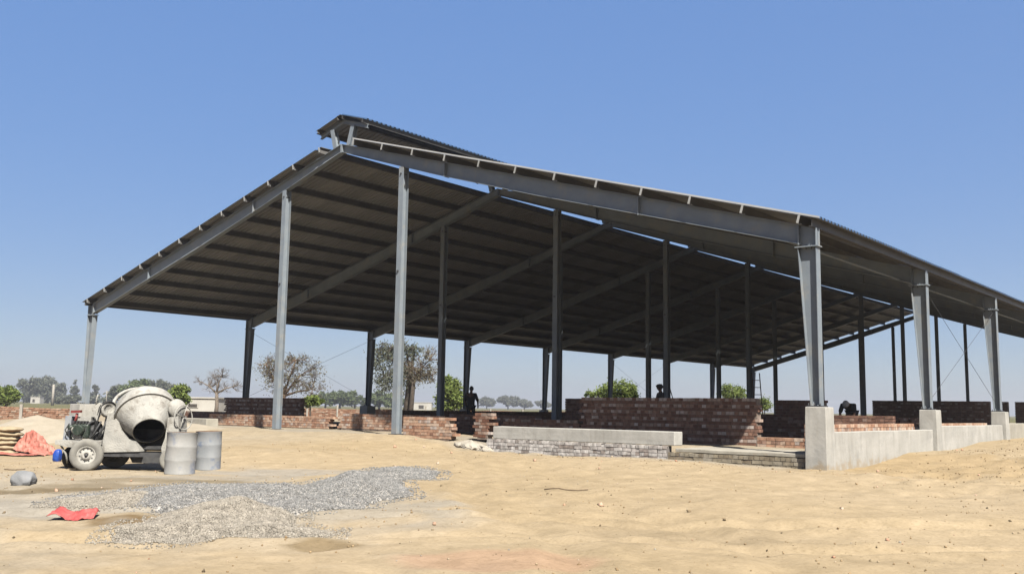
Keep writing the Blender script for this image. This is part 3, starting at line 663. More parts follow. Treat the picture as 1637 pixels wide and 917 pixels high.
M['whitewash'] = noise_mat('whitewashed_plaster', (0.58, 0.55, 0.48), (0.68, 0.65, 0.58), 0.8, 0.9, 0.05)
M['void'] = noise_mat('dim_opening', (0.06, 0.05, 0.04), (0.10, 0.085, 0.07), 2, 0.9, 0)
M['post'] = noise_mat('concrete_post', (0.42, 0.39, 0.33), (0.52, 0.48, 0.42), 3, 0.9, 0.1)
M['wood'] = noise_mat('grey_brown_wood', (0.20, 0.14, 0.085), (0.30, 0.22, 0.14), 8, 0.9, 0.2)
M['skin'] = noise_mat('brown_skin', (0.19, 0.10, 0.065), (0.23, 0.125, 0.08), 6, 0.6, 0)
M['hair'] = noise_mat('black_hair', (0.012, 0.011, 0.01), (0.02, 0.018, 0.016), 20, 0.6, 0)
M['cloth_dark'] = noise_mat('dark_cloth', (0.03, 0.03, 0.035), (0.05, 0.048, 0.05), 5, 0.9, 0)
M['cloth_grey'] = noise_mat('grey_cloth', (0.07, 0.07, 0.075), (0.10, 0.10, 0.105), 5, 0.9, 0)
M['cloth_pale'] = noise_mat('pale_cloth', (0.55, 0.52, 0.47), (0.66, 0.63, 0.58), 5, 0.9, 0)

# ------------------------------------------------------------------ gravel heaps
def stones_mesh(name, P, S, mat, seed=1):
    r = np.random.default_rng(seed); n = len(P)
    base = np.array([(1, 0, 0), (-1, 0, 0), (0, 1, 0), (0, -1, 0), (0, 0, 1), (0, 0, -1)], float)
    F = np.array([(0, 2, 4), (2, 1, 4), (1, 3, 4), (3, 0, 4), (2, 0, 5), (1, 2, 5), (3, 1, 5), (0, 3, 5)])
    q = r.normal(size=(n, 4)); q /= np.linalg.norm(q, axis=1)[:, None]
    w, x, y, z = q.T
    R = np.stack([np.stack([1 - 2 * (y * y + z * z), 2 * (x * y - z * w), 2 * (x * z + y * w)], -1), np.stack([2 * (x * y + z * w), 1 - 2 * (x * x + z * z), 2 * (y * z - x * w)], -1), np.stack([2 * (x * z - y * w), 2 * (y * z + x * w), 1 - 2 * (x * x + y * y)], -1)], 1)
    v = base[None] * r.uniform(0.65, 1.25, (n, 6, 1)) * r.uniform(0.6, 1.2, (n, 1, 3)) * S[:, None, None]
    v = np.einsum('nij,nkj->nki', R, v) + P[:, None]
    f = (F[None] + (np.arange(n) * 6)[:, None, None]).reshape(-1, 3)
    me = bpy.data.meshes.new(name)
    me.vertices.add(n * 6); me.vertices.foreach_set('co', v.reshape(-1)); me.loops.add(f.size); me.loops.foreach_set('vertex_index', f.reshape(-1))
    me.polygons.add(len(f)); me.polygons.foreach_set('loop_start', np.arange(0, f.size, 3)); me.polygons.foreach_set('loop_total', np.full(len(f), 3)); me.update()
    me.materials.append(M[mat]); return me
def heap_fn(bumps):
    def g(x, y):
        h = np.zeros(np.shape(x))
        for (cx, cy, rx, ry, ang, H) in bumps:
            dx, dy = x - cx, y - cy; a = dx * math.cos(ang) + dy * math.sin(ang); b_ = -dx * math.sin(ang) + dy * math.cos(ang)
            d = np.sqrt((a / rx) ** 2 + (b_ / ry) ** 2) + 0.35 * vnoise(x, y, 0.8, 21)
            h = np.maximum(h, H * np.clip(1 - d, -0.2, 1) ** 1.0 * (d < 1.2))
        return h
    return g
def bump(px, py, z, wpx, dep, H):     # heap centred on a point of the ground, width along the view's right
    p = onz(px, py, z); d = np.linalg.norm(p - CAM)
    return (p[0], p[1], wpx / FPX * d, dep, -YAW, H)
g_grey = heap_fn([bump(560, 785, -0.24, 95, 2.3, 0.34), bump(640, 763, -0.2, 55, 1.4, 0.10), bump(455, 798, -0.27, 120, 1.7, 0.28), bump(320, 806, -0.3, 130, 1.3, 0.20), bump(400, 790, -0.27, 180, 1.5, 0.13), bump(215, 800, -0.29, 110, 0.9, 0.07)])
g_pale = heap_fn([bump(372, 836, -0.32, 100, 1.2, 0.27), bump(300, 852, -0.33, 120, 0.7, 0.10), bump(430, 850, -0.33, 90, 0.7, 0.10), bump(200, 806, -0.3, 95, 1.0, 0.13)])
def heap(name, label, g, g_other, mat, cx, cy, rad, n, seed, smin, smax):
    r = np.random.default_rng(seed)
    xs = np.arange(cx - rad, cx + rad, 0.07); ys = np.arange(cy - rad, cy + rad, 0.07)
    X, Y = np.meshgrid(xs, ys, indexing='ij'); H = g(X, Y); Z = gfull(X, Y) + np.where(H > 0.004, H, -0.06)
    P = np.empty((0, 3)); tries = 0
    while len(P) < n and tries < 60:
        x = r.uniform(cx - rad, cx + rad, n * 2); y = r.uniform(cy - rad, cy + rad, n * 2); h = g(x, y)
        edge = r.uniform(0, 1, len(x)) < np.clip(h / 0.05, 0, 1) ** 0.7 + 0.10 * (h > -0.06) * (h < 0.02) * (g(x + 0.3, y) + g(x - 0.3, y) + g(x, y + 0.3) + g(x, y - 0.3) > 0)
        x, y, h = x[edge], y[edge], np.maximum(h[edge], 0)
        P = np.concatenate([P, np.stack([x, y, gfull(x, y) + h + 0.004], -1)]); tries += 1
    P = P[:n]; S = r.uniform(smin, smax, len(P)) ** 1.0
    me_ = stones_mesh(name, P, S, mat, seed); o = link(name, me_); tag(o, label, 'gravel', kind='stuff')
    # the body of the heap under the loose stones
    nx, ny = X.shape; id_ = np.arange(nx * ny).reshape(nx, ny); keep = (H[:-1, :-1] > 0.004) | (H[1:, 1:] > 0.004) | (H[1:, :-1] > 0.004) | (H[:-1, 1:] > 0.004)
    q = np.stack([id_[:-1, :-1], id_[1:, :-1], id_[1:, 1:], id_[:-1, 1:]], -1)[keep]
    mb = MB(); mb.v = [tuple(v) for v in np.stack([X, Y, Z], -1).reshape(-1, 3)]; mb.f = [tuple(t) for t in q]; mb.m = [0] * len(q); mb.sm = [True] * len(q)
    c = mb.build('gravel_body', mat, o); tag(c, kind='stuff')
heap('grey_gravel', 'long low spread of grey crushed stone in the left foreground', g_grey, g_pale, 'stone_grey', 11.0, -9.6, 7.0, 64000, 3, 0.009, 0.021)
heap('pale_gravel', 'pointed pale gravel heap in front of the grey crushed stone', g_pale, g_grey, 'stone_pale', 12.3, -13.0, 4.2, 40000, 4, 0.009, 0.021)
# loose clods and pebbles over the site
def scatter(name, label, n, seed, smin, smax, mat, dens):
    r = np.random.default_rng(seed); x = r.uniform(2, 26, n * 6); y = r.uniform(-17, 14, n * 6)
    ok = (r.uniform(0, 1, len(x)) < dens(x, y)) & ~((np.abs(x) < 16.0) & (y > -0.3))
    x, y = x[ok][:n], y[ok][:n]; S = smin + (smax - smin) * r.uniform(0, 1, len(x)) ** 5
    tag(link(name, stones_mesh(name, np.stack([x, y, gfull(x, y) + S * 0.25], -1), S, mat, seed)), label, 'clods', kind='stuff')
scatter('soil_clods', 'small loose clods of sandy soil strewn over the bare ground', 7000, 5, 0.005, 0.024, 'clod', lambda x, y: 0.12 + 0.9 * np.clip(vnoise(x, y, 1.6, 31) * 2.2, 0, 1))
scatter('mound_clods', 'rough clods on the dug earth beside the right panels', 3600, 6, 0.008, 0.036, 'clod', lambda x, y: np.clip((x - 16.2) / 1.5, 0, 1) * np.clip((y + 3) / 3, 0, 1) * np.clip((9 - (x - 16.2)) / 3, 0, 1))
scatter('pale_pebbles', 'scattered pale pebbles on the foreground sand', 500, 9, 0.006, 0.02, 'stone_pale', lambda x, y: 0.3 + 0 * x)
# dug soil edge along the foot of front masonry
scatter('footing_clods', 'lumpy soil along the foot of the brick footing', 2200, 10, 0.008, 0.04, 'clod', lambda x, y: np.exp(-((y + 0.75) / 0.45) ** 2) * (x > 5.5) * (x < 16.5))

scatter('brick_bits', 'small broken brick bits strewn near the front walls', 420, 12, 0.012, 0.06, 'brick_orange', lambda x, y: 0.5 * np.exp(-((y + 1.2) / 1.2) ** 2) + 0.06)
scatter('dark_crumbs', 'dark crumbs of earth and twig dotted over the sand', 900, 13, 0.006, 0.03, 'mixer_dark_soil', lambda x, y: 0.25 + 0.6 * np.clip(vnoise(x, y, 2.2, 41) * 2, 0, 1))

# ------------------------------------------------------------------ concrete mixer
p0 = onz(190, 752, -0.2); mz = gz(p0[0], p0[1])
mixer = thing('concrete_mixer', 'grey tilting-drum concrete mixer on wheels with green diesel engine', 'concrete mixer', (p0[0], p0[1], mz), -YAW)
S_ = np.dot(p0 - CAM, FWD) / FPX
def L(px, py, v=0.0): return Vector(((px - 190) * S_, v, (752 - py) * S_))
ax = Vector((0.39, -0.66, -0.64)).normalized(); rc = L(229, 667, 0.0)
dr = MB()
dr.lathe([(-0.62, 0.001), (-0.62, 0.30), (-0.58, 0.33), (-0.26, 0.585), (-0.20, 0.60), (-0.02, 0.605), (0.02, 0.60), (0.40, 0.315), (0.445, 0.31)], rc, ax, 48, 0)
dr.lathe([(0.445, 0.31), (0.445, 0.292), (0.40, 0.292), (0.0, 0.56), (-0.2, 0.57), (-0.55, 0.3), (-0.58, 0.001)], rc, ax, 48, 1)
drum = dr.build('drum', ['mixer', 'drum_in'], mixer)
MB().lathe([(-0.035, 0.60), (-0.035, 0.635), (0.03, 0.635), (0.03, 0.60)], rc, ax, 48, 0, False).build('gear_ring', 'mixer', drum)
MB().lathe([(0.41, 0.312), (0.415, 0.33), (0.44, 0.33), (0.448, 0.31)], rc, ax, 40, 0).build('mouth_rim', 'mixer', drum)
cen = rc - ax * 0.2
tl, tr = L(176, 655, 0.13), L(279, 656, 0.13)
# cradle bar round the back of the drum
tdir = (tr - tl).normalized(); pts = []
for k in range(17):
    w = math.pi * k / 16
    pts.append(cen - tdir * math.cos(w) * 0.685 - ax * math.sin(w) * 0.70)
MB().tube(pts, 0.035, 8).build('cradle', 'mixer', mixer)
MB().tube([tl - tdir * 0.10, tl + tdir * 0.14], 0.055, 14).build('trunnion', 'mixer', mixer)
MB().tube([tr - tdir * 0.14, tr + tdir * 0.08], 0.055, 14).build('trunnion', 'mixer', mixer)
def plate(name, pxs, v0, v1, mat='mixer'):
    poly = [(L(x, y).x, L(x, y).z) for x, y in pxs]
    return MB().prism(poly, 'y', v0, v1).build(name, mat, mixer)
plate('drum_stand', [(176, 663), (190, 661), (194, 674), (199, 690), (210, 703), (222, 706), (230, 722), (170, 724), (171, 706)][::-1], -0.30, 0.36)
plate('drum_stand', [(268, 668), (284, 666), (287, 700), (287, 737), (263, 737), (260, 716), (265, 700)][::-1], -0.16, 0.36)
plate('mixer_pan', [(190, 688), (270, 688), (268, 722), (205, 722)][::-1], 0.14, 0.24, 'mixer_dark')
plate('underbody_shade', [(200, 723), (262, 723), (256, 741), (210, 741)][::-1], 0.02, 0.26, 'mixer_dark')  # added dark block standing in for the black shade beneath the mixer
plate('pan_lip', [(214, 714), (268, 714), (267, 719), (216, 719)][::-1], -0.05, 0.19, 'mixer_dark')
for v in (-0.24, 0.30):
    a_, b_ = L(160, 727), L(290, 727)
    MB().span(a_.x, b_.x, v - 0.03, v + 0.03, a_.z - 0.045, a_.z + 0.045).build('chassis_rail', 'mixer_dark', mixer)
for v, nm in ((-0.42, 0), (0.46, 1)):
    pass
def wheel(c, axd, R_, mat='tyre'):
    axd = Vector(axd).normalized(); T = 0.085 * R_ / 0.32
    w = MB().lathe([(-T * .8, R_ * .55), (-T, R_ * .62), (-T, R_ * .86), (-T * .7, R_ * .97), (0, R_), (T * .7, R_ * .97), (T, R_ * .86), (T, R_ * .62), (T * .8, R_ * .55)], c, axd, 36).build('tyre', mat, None)
    root = w; root.name = 'wheel'; root.parent = mixer
    MB().lathe([(T * .78, R_ * .56), (T * .85, R_ * .50), (T * .45, R_ * .46), (T * .45, R_ * .30), (T * .9, R_ * .25), (T * .9, R_ * .12), (T * .5, R_ * .11), (T * .5, 0.0005)], c, axd, 30).build('rim', 'mixer', root)
    MB().lathe([(T * .5, R_ * .10), (T * 1.15, R_ * .09), (T * 1.2, 0.0005)], c, axd, 12).build('hub', 'mixer_dark', root)
    a = axd.orthogonal().normalized(); b2 = axd.cross(a)
    for k in range(10):
        w_ = 2 * math.pi * k / 10; q = Vector(c) + (a * math.cos(w_) + b2 * math.sin(w_)) * R_ * .38 + axd * T * .44
        MB().tube([q, q + axd * 0.008], R_ * .045, 6).build('rim_slot', 'mixer_dark', root)
    return root
WA = (0.28, -0.95, 0.02)
wheel(L(152, 728, -0.46), WA, 0.325)
wheel(L(168, 727, 0.42), (-0.28, 0.95, 0), 0.32)
wheel(L(281, 734, -0.28), WA, 0.24); wheel(L(290, 734, 0.42), (-0.28, 0.95, 0), 0.24)
wheel(L(110, 734, 0.12), (0.9, -0.4, 0), 0.235, 'rubber')
MB().tube([L(152, 728, -0.42), L(168, 727, 0.4)], 0.035, 10).build('axle', 'mixer_dark', mixer)
MB().tube([L(279, 734, -0.28), L(292, 734, 0.42)], 0.03, 10).build('axle', 'mixer_dark', mixer)
# engine deck
plate('engine_deck', [(97, 706), (170, 706), (170, 712), (97, 713)][::-1], -0.34, 0.36)
plate('deck_skirt', [(98, 712), (150, 712), (160, 722), (140, 718), (112, 716)][::-1], -0.338, -0.30)
MB().box(L(108, 716, 0.1), (0.06, 0.06, 0.22)).build('tow_fork', 'mixer_dark', mixer)
MB().tube([L(128, 712, 0.0), L(124, 748, -0.05)], 0.02, 8).build('jack_leg', 'mixer_dark', mixer)
en = MB(); c = L(129, 692, -0.02)
en.box(c, (0.36, 0.34, 0.30)); e = en.build('engine', 'engine', mixer)
bv = e.modifiers.new('bevel', 'BEVEL'); bv.width = 0.04; bv.segments = 2
MB().tube([L(129, 690, -0.16), L(129, 690, -0.30)], [0.12, 0.10], 16).build('crankcase_cover', 'engine', e)
MB().tube([L(119, 686, -0.16), L(113, 686, -0.24)], 0.05, 12).build('cylinder_head', 'engine', e)
for k in range(5): MB().box(L(119 + k * 5, 678, -0.06), (0.018, 0.26, 0.06)).build('cooling_fin', 'mixer_dark', e)
MB().lathe([(-0.03, 0.0005), (-0.03, 0.19), (0.03, 0.20), (0.03, 0.155), (0.0, 0.15), (0.0, 0.05), (0.04, 0.045), (0.04, 0.0005)], L(146, 690, -0.02), (0.82, -0.57, 0), 28).build('flywheel', 'mixer_dark', e)
MB().box(L(131, 674, 0.05), (0.30, 0.26, 0.12)).build('fuel_tank', 'mixer', e)
plate('radiator_hopper', [(103, 668), (113, 669), (111, 706), (101, 706)][::-1], -0.12, 0.14, 'barrel')
MB().box(L(121, 708, -0.05), (0.50, 0.40, 0.05)).build('engine_mount', 'mixer_dark', mixer)
ex = MB().tube([L(115, 684, -0.10), L(120, 672, -0.12), L(121, 664, -0.12)], 0.026, 10).build('exhaust', 'red_paint', mixer)
MB().box(L(120, 661, -0.12), (0.19, 0.10, 0.05), Matrix.Rotation(-0.05, 3, 'Y')).build('air_filter', 'red_paint', ex)
MB().tube([L(112, 700, -0.2), L(108, 690, -0.24), L(112, 680, -0.18)], 0.012, 6).build('fuel_hose', 'rubber', mixer)
MB().tube([L(138, 700, -0.26), L(132, 712, -0.34), L(120, 716, -0.30), L(110, 712, -0.2)], 0.013, 6).build('fuel_hose', 'rubber', mixer)
MB().box(L(136, 718, 0.02), (0.30, 0.30, 0.14)).build('battery_tray', 'mixer_dark', mixer)
MB().tube([L(104, 712, -0.30), L(112, 728, -0.24), L(114, 742, -0.2)], 0.02, 8).build('tow_bar', 'mixer', mixer)
MB().tube([L(117, 686, -0.19), L(122, 694, -0.21)], 0.045, 12).build('oil_filler', 'mixer', mixer)
MB().box(L(126, 700, -0.20), (0.16, 0.05, 0.10)).build('injector_pump', 'mixer', mixer)
MB().tube([L(147, 706, -0.2), L(163, 676, -0.2)], 0.018, 8).build('guard_strut', 'mixer_dark', mixer)
MB().tube([L(156, 706, -0.14), L(172, 668, -0.1)], 0.022, 8).build('guard_strut', 'mixer_dark', mixer)
# belt drive
pa = (0.80, -0.60, 0)
bp_ = L(166, 657, -0.02); sp_ = L(153, 700, -0.02)
MB().lathe([(-0.05, 0.0005), (-0.05, 0.15), (-0.02, 0.165), (0.02, 0.15), (0.05, 0.165), (0.055, 0.10), (0.03, 0.09), (0.03, 0.0005)], bp_, pa, 28).build('pulley', 'mixer', mixer)
MB().lathe([(-0.05, 0.0005), (-0.05, 0.09), (0.05, 0.09), (0.05, 0.0005)], sp_, pa, 20).build('pulley', 'mixer_dark', mixer)
bd = (bp_ - sp_).normalized(); pn = bd.cross(Vector(pa).normalized()).normalized()
for off in (-0.03, 0.03):
    o3 = Vector(pa).normalized() * off
    lp = []
    for k in range(11): w = math.pi * k / 10; lp.append(bp_ + o3 + (pn * math.cos(w) + bd * math.sin(w)) * 0.165)
    for k in range(11): w = math.pi * k / 10; lp.append(sp_ + o3 + (-pn * math.cos(w) - bd * math.sin(w)) * 0.10)
    lp.append(lp[0])
    MB().tube(lp, 0.014, 6).build('drive_belt', 'rubber', mixer)
plate('belt_guard', [(143, 656), (156, 646), (166, 652), (154, 676)][::-1], -0.13, -0.115)
plate('guard_bracket', [(160, 668), (171, 664), (176, 690), (163, 716), (152, 716)][::-1], 0.10, 0.14)
MB().tube([L(150, 650, -0.1), L(150, 640, -0.1), L(152, 634, -0.1)], 0.014, 8).build('guard_handle', 'mixer', mixer)
# tilt gear and handwheel
MB().lathe([(-0.05, 0.0005), (-0.05, 0.17), (0.0, 0.20), (0.05, 0.18), (0.06, 0.0005)], L(277, 654, 0.0), (0.72, -0.68, 0.1), 24).build('tilt_gear_case', 'mixer', mixer)
hw = MB(); hc = L(289, 668, -0.02); ha = Vector((0.90, -0.42, 0.1)).normalized(); q1 = ha.orthogonal().normalized(); q2 = ha.cross(q1)
hw.tube([hc + (q1 * math.cos(2 * math.pi * k / 24) + q2 * math.sin(2 * math.pi * k / 24)) * 0.25 for k in range(25)], 0.012, 6, cap=False)
hwo = hw.build('handwheel', 'mixer', mixer)
for k in range(4):
    w = math.pi / 2 * k + 0.4; MB().tube([hc, hc + (q1 * math.cos(w) + q2 * math.sin(w)) * 0.25], 0.009, 6).build('spoke', 'mixer', hwo)
MB().tube([L(281, 660, 0.0), hc], 0.02, 8).build('handwheel_shaft', 'mixer_dark', mixer)

# ------------------------------------------------------------------ oil drums
def barrel(px, py, lab, mat, lean, rad=0.292, h=0.87):
    p = onz(px, py, -0.2); z = gz(p[0], p[1])
    t = thing('steel_drum', lab, 'drum', (p[0], p[1], z - 0.01), 0, 'grey steel drums beside the mixer'); t.rotation_euler = (lean[0], lean[1], random.random() * 6)
    pr = [(0, 0.0005), (0.0, rad * .98), (0.012, rad * 1.015), (0.03, rad)]
    for zc in (h * .34, h * .66): pr += [(zc - 0.03, rad), (zc - 0.012, rad * 1.012), (zc + 0.012, rad * 1.012), (zc + 0.03, rad)]
    pr += [(h - 0.02, rad), (h - 0.012, rad * 1.02), (h, rad * 1.02), (h, rad * .97), (h - 0.025, rad * .96), (0.12, rad * .95), (0.1, 0.0005)]
    b2 = MB().lathe(pr[:-4], (0, 0, 0), (0, 0, 1), 40, 0)
    b2.v = [tuple(Vector(q_) + mnoise.noise_vector(Vector(q_) * 4 + Vector((px, 0, 0))) * 0.014 * (0.3 + min(1, q_[2] * 3) * (q_[2] < h - 0.08))) for q_ in b2.v]
    b2.build('shell', mat, t)
    MB().lathe(pr[-5:], (0, 0, 0), (0, 0, 1), 40, 0).build('rim', 'rust', t)
    MB().lathe([(h * .72, rad * .95), (h * .72, 0.0005)], (0, 0, 0), (0, 0, 1), 30).build('water', 'drum_in', t)
barrel(287, 757, 'nearer pale grey steel drum, left of the two beside the mixer', 'barrel_pale', (0.0, 0.02), 0.292, 0.83)
barrel(332, 752, 'right-hand grey steel drum with faded blue patches', 'barrel', (0.01, -0.015), 0.262, 0.80)

# ------------------------------------------------------------------ soft things: sacks, tarpaulin, cloth
def sack_mesh(name, mat, L3, amp, seed, parent=None):
    bm = bmesh.new(); bmesh.ops.create_cube(bm, size=1.0)
    bmesh.ops.subdivide_edges(bm, edges=list(bm.edges), cuts=7, use_grid_fill=True)
    for v in bm.verts:
        p = v.co * 2
        k = 1.0 - 0.10 * (abs(p.x) ** 4) - 0.10 * (abs(p.y) ** 4)
        sx = p.x * (1 - 0.06 * abs(p.z) ** 2 - 0.05 * abs(p.y) ** 3); sy = p.y * (1 - 0.12 * abs(p.z) ** 2 - 0.06 * abs(p.x) ** 3)
        zz = p.z * (0.55 + 0.45 * (1 - abs(p.x) ** 5) ** 0.5 * (1 - abs(p.y) ** 5) ** 0.5 if abs(p.x) < 1 and abs(p.y) < 1 else 0.45)
        q = Vector((sx * L3[0] / 2, sy * L3[1] / 2, zz * L3[2] / 2))
        q += mnoise.noise_vector(q * 6 + Vector((seed * 3.3, 0, 0))) * amp + mnoise.noise_vector(q * 16 + Vector((seed, 5, 0))) * amp * .4
        v.co = q
    for f in bm.faces: f.smooth = True
    me_ = bpy.data.meshes.new(name); bm.to_mesh(me_); bm.free(); me_.materials.append(M[mat]); return link(name, me_, parent)
bp0 = onz(8, 727, -0.16); bz = gz(bp0[0], bp0[1])
names = ['lowest', 'second from bottom', 'third from bottom', 'third from top', 'second from top', 'topmost']
for k in range(6):
    for side in (0, 1):
        o = sack_mesh('cement_sack', 'sack', (0.66, 0.46, 0.145), 0.018, k + 20 * side)
        off = (random.uniform(-0.03, 0.03) - 0.62 * side + (0.06 if k == 5 else 0), random.uniform(-0.03, 0.03))
        o.location = (bp0[0] + off[0] * _cy, bp0[1] - off[0] * _sy + off[1], bz + 0.05 + 0.112 * k); o.rotation_euler = (0, random.uniform(-.03, .03), -YAW + random.uniform(-0.08, 0.08))
        lab = f'tan cement sack, {names[k]} of the stack' + (' at the left picture edge' if side == 0 else "'s half outside the picture")
        tag(o, lab, 'cement sack', 'cement sacks stacked at the left')
def sheet_thing(name, label, cat, mat, fn, nu, nv, group=None):
    v = [fn(i / nu, j / nv) for i in range(nu + 1) for j in range(nv + 1)]
    f = [(i * (nv + 1) + j, (i + 1) * (nv + 1) + j, (i + 1) * (nv + 1) + j + 1, i * (nv + 1) + j + 1) for i in range(nu) for j in range(nv)]
    o = MB().add(v, f, 0, True).build(name, mat); sm_ = o.modifiers.new('thick', 'SOLIDIFY'); sm_.thickness = 0.006; sm_.offset = 1
    return tag(o, label, cat, group)
tq = onz(30, 727, -0.16)
def tarp_fn(u, v):
    # u runs to the right from the sack stack, v from back to front
    a = 0.05 + 0.78 * u; d = 0.55 - 1.0 * v
    H = 0.50 * max(0.0, 1 - u * 1.02) ** 1.25 * (1 - 0.75 * v ** 2.0) + 0.012
    x = tq[0] + a * _cy + d * _sy; y = tq[1] - a * _sy + d * _cy
    w = mnoise.noise(Vector((a * 5, d * 5, 3.0))) * 0.11 + (0.5 - abs(mnoise.noise(Vector((a * 9 + d * 4, d * 7, 9.0))))) * 0.14
    return (x + w * 0.5, y, gz(x, y) + H + w * (0.35 + 0.9 * H))
sheet_thing('tarpaulin', 'crumpled faded red tarpaulin heaped against the sack stack', 'tarpaulin', 'tarp', tarp_fn, 40, 40)
def tarp2_fn(u, v):
    a = -1.3 + 2.0 * u; d = -0.15 - 0.62 * v + 0.1 * math.sin(u * 7)
    x = tq[0] + a * _cy + d * _sy; y = tq[1] - a * _sy + d * _cy
    return (x, y, gz(x, y) + 0.05 - 0.02 * v + abs(mnoise.noise(Vector((a * 6, d * 6, 1.0)))) * 0.05)
sheet_thing('groundsheet', 'flat dusty pink groundsheet spread in front of the sack stack', 'groundsheet', 'tarp', tarp2_fn, 44, 18)
q = onz(91, 741, -0.2); o = sack_mesh('blue_jerrycan', 'blue', (0.15, 0.15, 0.34), 0.02, 5); o.location = (q[0], q[1], gz(q[0], q[1]) + 0.10); o.rotation_euler = (0.1, 0.12, 0.5)
tag(o, 'bright blue crumpled plastic can beside the mixer', 'plastic can')
q = onz(39, 771, -0.22); o = sack_mesh('grey_sack', 'sack_grey', (0.37, 0.26, 0.27), 0.05, 9); o.location = (q[0], q[1], gz(q[0], q[1]) + 0.09); o.rotation_euler = (0, 0.1, -YAW)
tag(o, 'small lumpy grey cement sack lying alone at the left', 'sack')
q = onz(116, 830, -0.3)
def rc_fn(u, v):
    a = -0.29 + 0.58 * u; d = 0.14 - 0.26 * v
    h = 0.13 * math.exp(-((u - .12) / .2) ** 2) * (1 - .5 * v) + 0.10 * math.exp(-((u - .75) / .35) ** 2) * math.sin(math.pi * min(1, v + .25)) + 0.008
    w = abs(mnoise.noise(Vector((a * 14, d * 14, 2)))) * 0.05
    x = q[0] + (a + w * .4) * _cy + d * _sy; y = q[1] - a * _sy + d * _cy
    return (x, y, gz(x, y) + h + w)
sheet_thing('plastic_sack', 'crumpled bright red plastic sack beside the gravel', 'plastic sack', 'red_cloth', rc_fn, 30, 16)
# rubble and scraps
for i, (px, py, s3, lab) in enumerate([(752, 690, 0.30, 'largest white lime lump of the rubble beside the concrete beam'), (772, 693, 0.26, 'white lime lump touching the left end of the concrete beam'), (738, 695, 0.22, 'small white lump at the left of the rubble'), (762, 697, 0.20, 'low white lump in front of the rubble'), (781, 697, 0.18, 'small pale lump nearest the concrete beam')]):
    p = onY(px, py, -0.25 + 0.12 * (i % 2)); bm = bmesh.new(); bmesh.ops.create_icosphere(bm, subdivisions=3, radius=1)
    for v in bm.verts:
        v.co = Vector((v.co.x * s3 * 1.1, v.co.y * s3 * .8, v.co.z * s3 * .5)); v.co += mnoise.noise_vector(v.co * 6 + Vector((i * 7, 0, 0))) * s3 * .35
    me_ = bpy.data.meshes.new('rubble_lump'); bm.to_mesh(me_); bm.free(); me_.materials.append(M['rubble'])
    tag(link('rubble_lump', me_, None, (p[0], p[1], gz(p[0], p[1]) + s3 * .12)), lab, 'rubble', 'white rubble by the beam')
def stick(px, py, z, ln, ang, lab):
    p = onz(px, py, z); d = Vector((math.cos(ang), math.sin(ang), 0)) * ln; pts = []
    for k in range(7):
        t = k / 6; x = p[0] + d.x * t + 0.03 * math.sin(t * 7); y = p[1] + d.y * t + 0.04 * math.sin(t * 5 + 1); pts.append((x, y, gz(x, y) + 0.012))
    tag(MB().tube(pts, 0.011, 6).build('stick', 'wood'), lab, 'stick')
stick(868, 786, -0.2, 0.75, 0.62, 'thin crooked stick lying on the bare sand in the middle')
stick(4, 752, -0.2, 0.42, 0.9, 'short bent stick at the left edge in front of the groundsheet')
MBp = onz(100, 735, 0)
# sand heap behind the sack stack
sh = onz(75, 700, 0.0)
def heap_sheet(name, label, cx, cy, rx, ry, H, mat):
    N = 36
    def fn(u, v):
        r = u; w = v * 2 * math.pi; x = cx + rx * r * math.cos(w); y = cy + ry * r * math.sin(w)
        return (x, y, gz(x, y) - 0.05 + H * max(0, 1 - r) ** 1.15 + 0.06 * mnoise.noise(Vector((x, y, 4))) * (1 - r) + 0.05 * (1 - r))
    v = [fn(i / N, j / 48) for i in range(N + 1) for j in range(48)]
    f = [(i * 48 + j, (i + 1) * 48 + j, (i + 1) * 48 + (j + 1) % 48, i * 48 + (j + 1) % 48) for i in range(N) for j in range(48)]
    return tag(MB().add(v, f, 0, True).build(name, mat), label, 'sand heap')
heap_sheet('sand_heap', 'smooth pale sand heap between the sack stack and the mixer', -7.2, -2.2, 3.6, 3.0, 0.55, 'sand_heap')
heap_sheet('sand_heap', 'low pale sand heap rising behind the stacked sacks', -8.6, -5.2, 3.2, 2.6, 0.62, 'sand_heap')

# ------------------------------------------------------------------ ladder and loose pole
def ladder(p0_, p1_, wdir, lab):
    p0_, p1_ = Vector(p0_), Vector(p1_); w = Vector(wdir).normalized() * 0.2
    t = thing('ladder', lab, 'ladder', p0_)
    for s in (-1, 1): MB().tube([w * s, p1_ - p0_ + w * s], 0.025, 6).build('rail', 'wood', t)
    n = int((p1_ - p0_).length / 0.3)
    for k in range(1, n):
        c = (p1_ - p0_) * (k / n); MB().tube([c - w, c + w], 0.015, 6).build('rung', 'wood', t)
lp0, lp1 = onY(1215, 668, 20.0), onY(1208, 596, 20.6)
ladder((lp0[0], lp0[1], 0.34), lp1, (0.5, 0.85, 0), 'thin ladder leaning beside the shed column right of the tall middle wall')
pp0, pp1 = onY(1078, 640, 16.2), onY(1067, 606, 15.9)
tag(MB().tube([(pp0[0] + 0.35, pp0[1], 0.34), pp1], 0.02, 6).build('loose_pole', 'wood'), 'slanting pole leaning on the column behind the tall wall', 'pole')

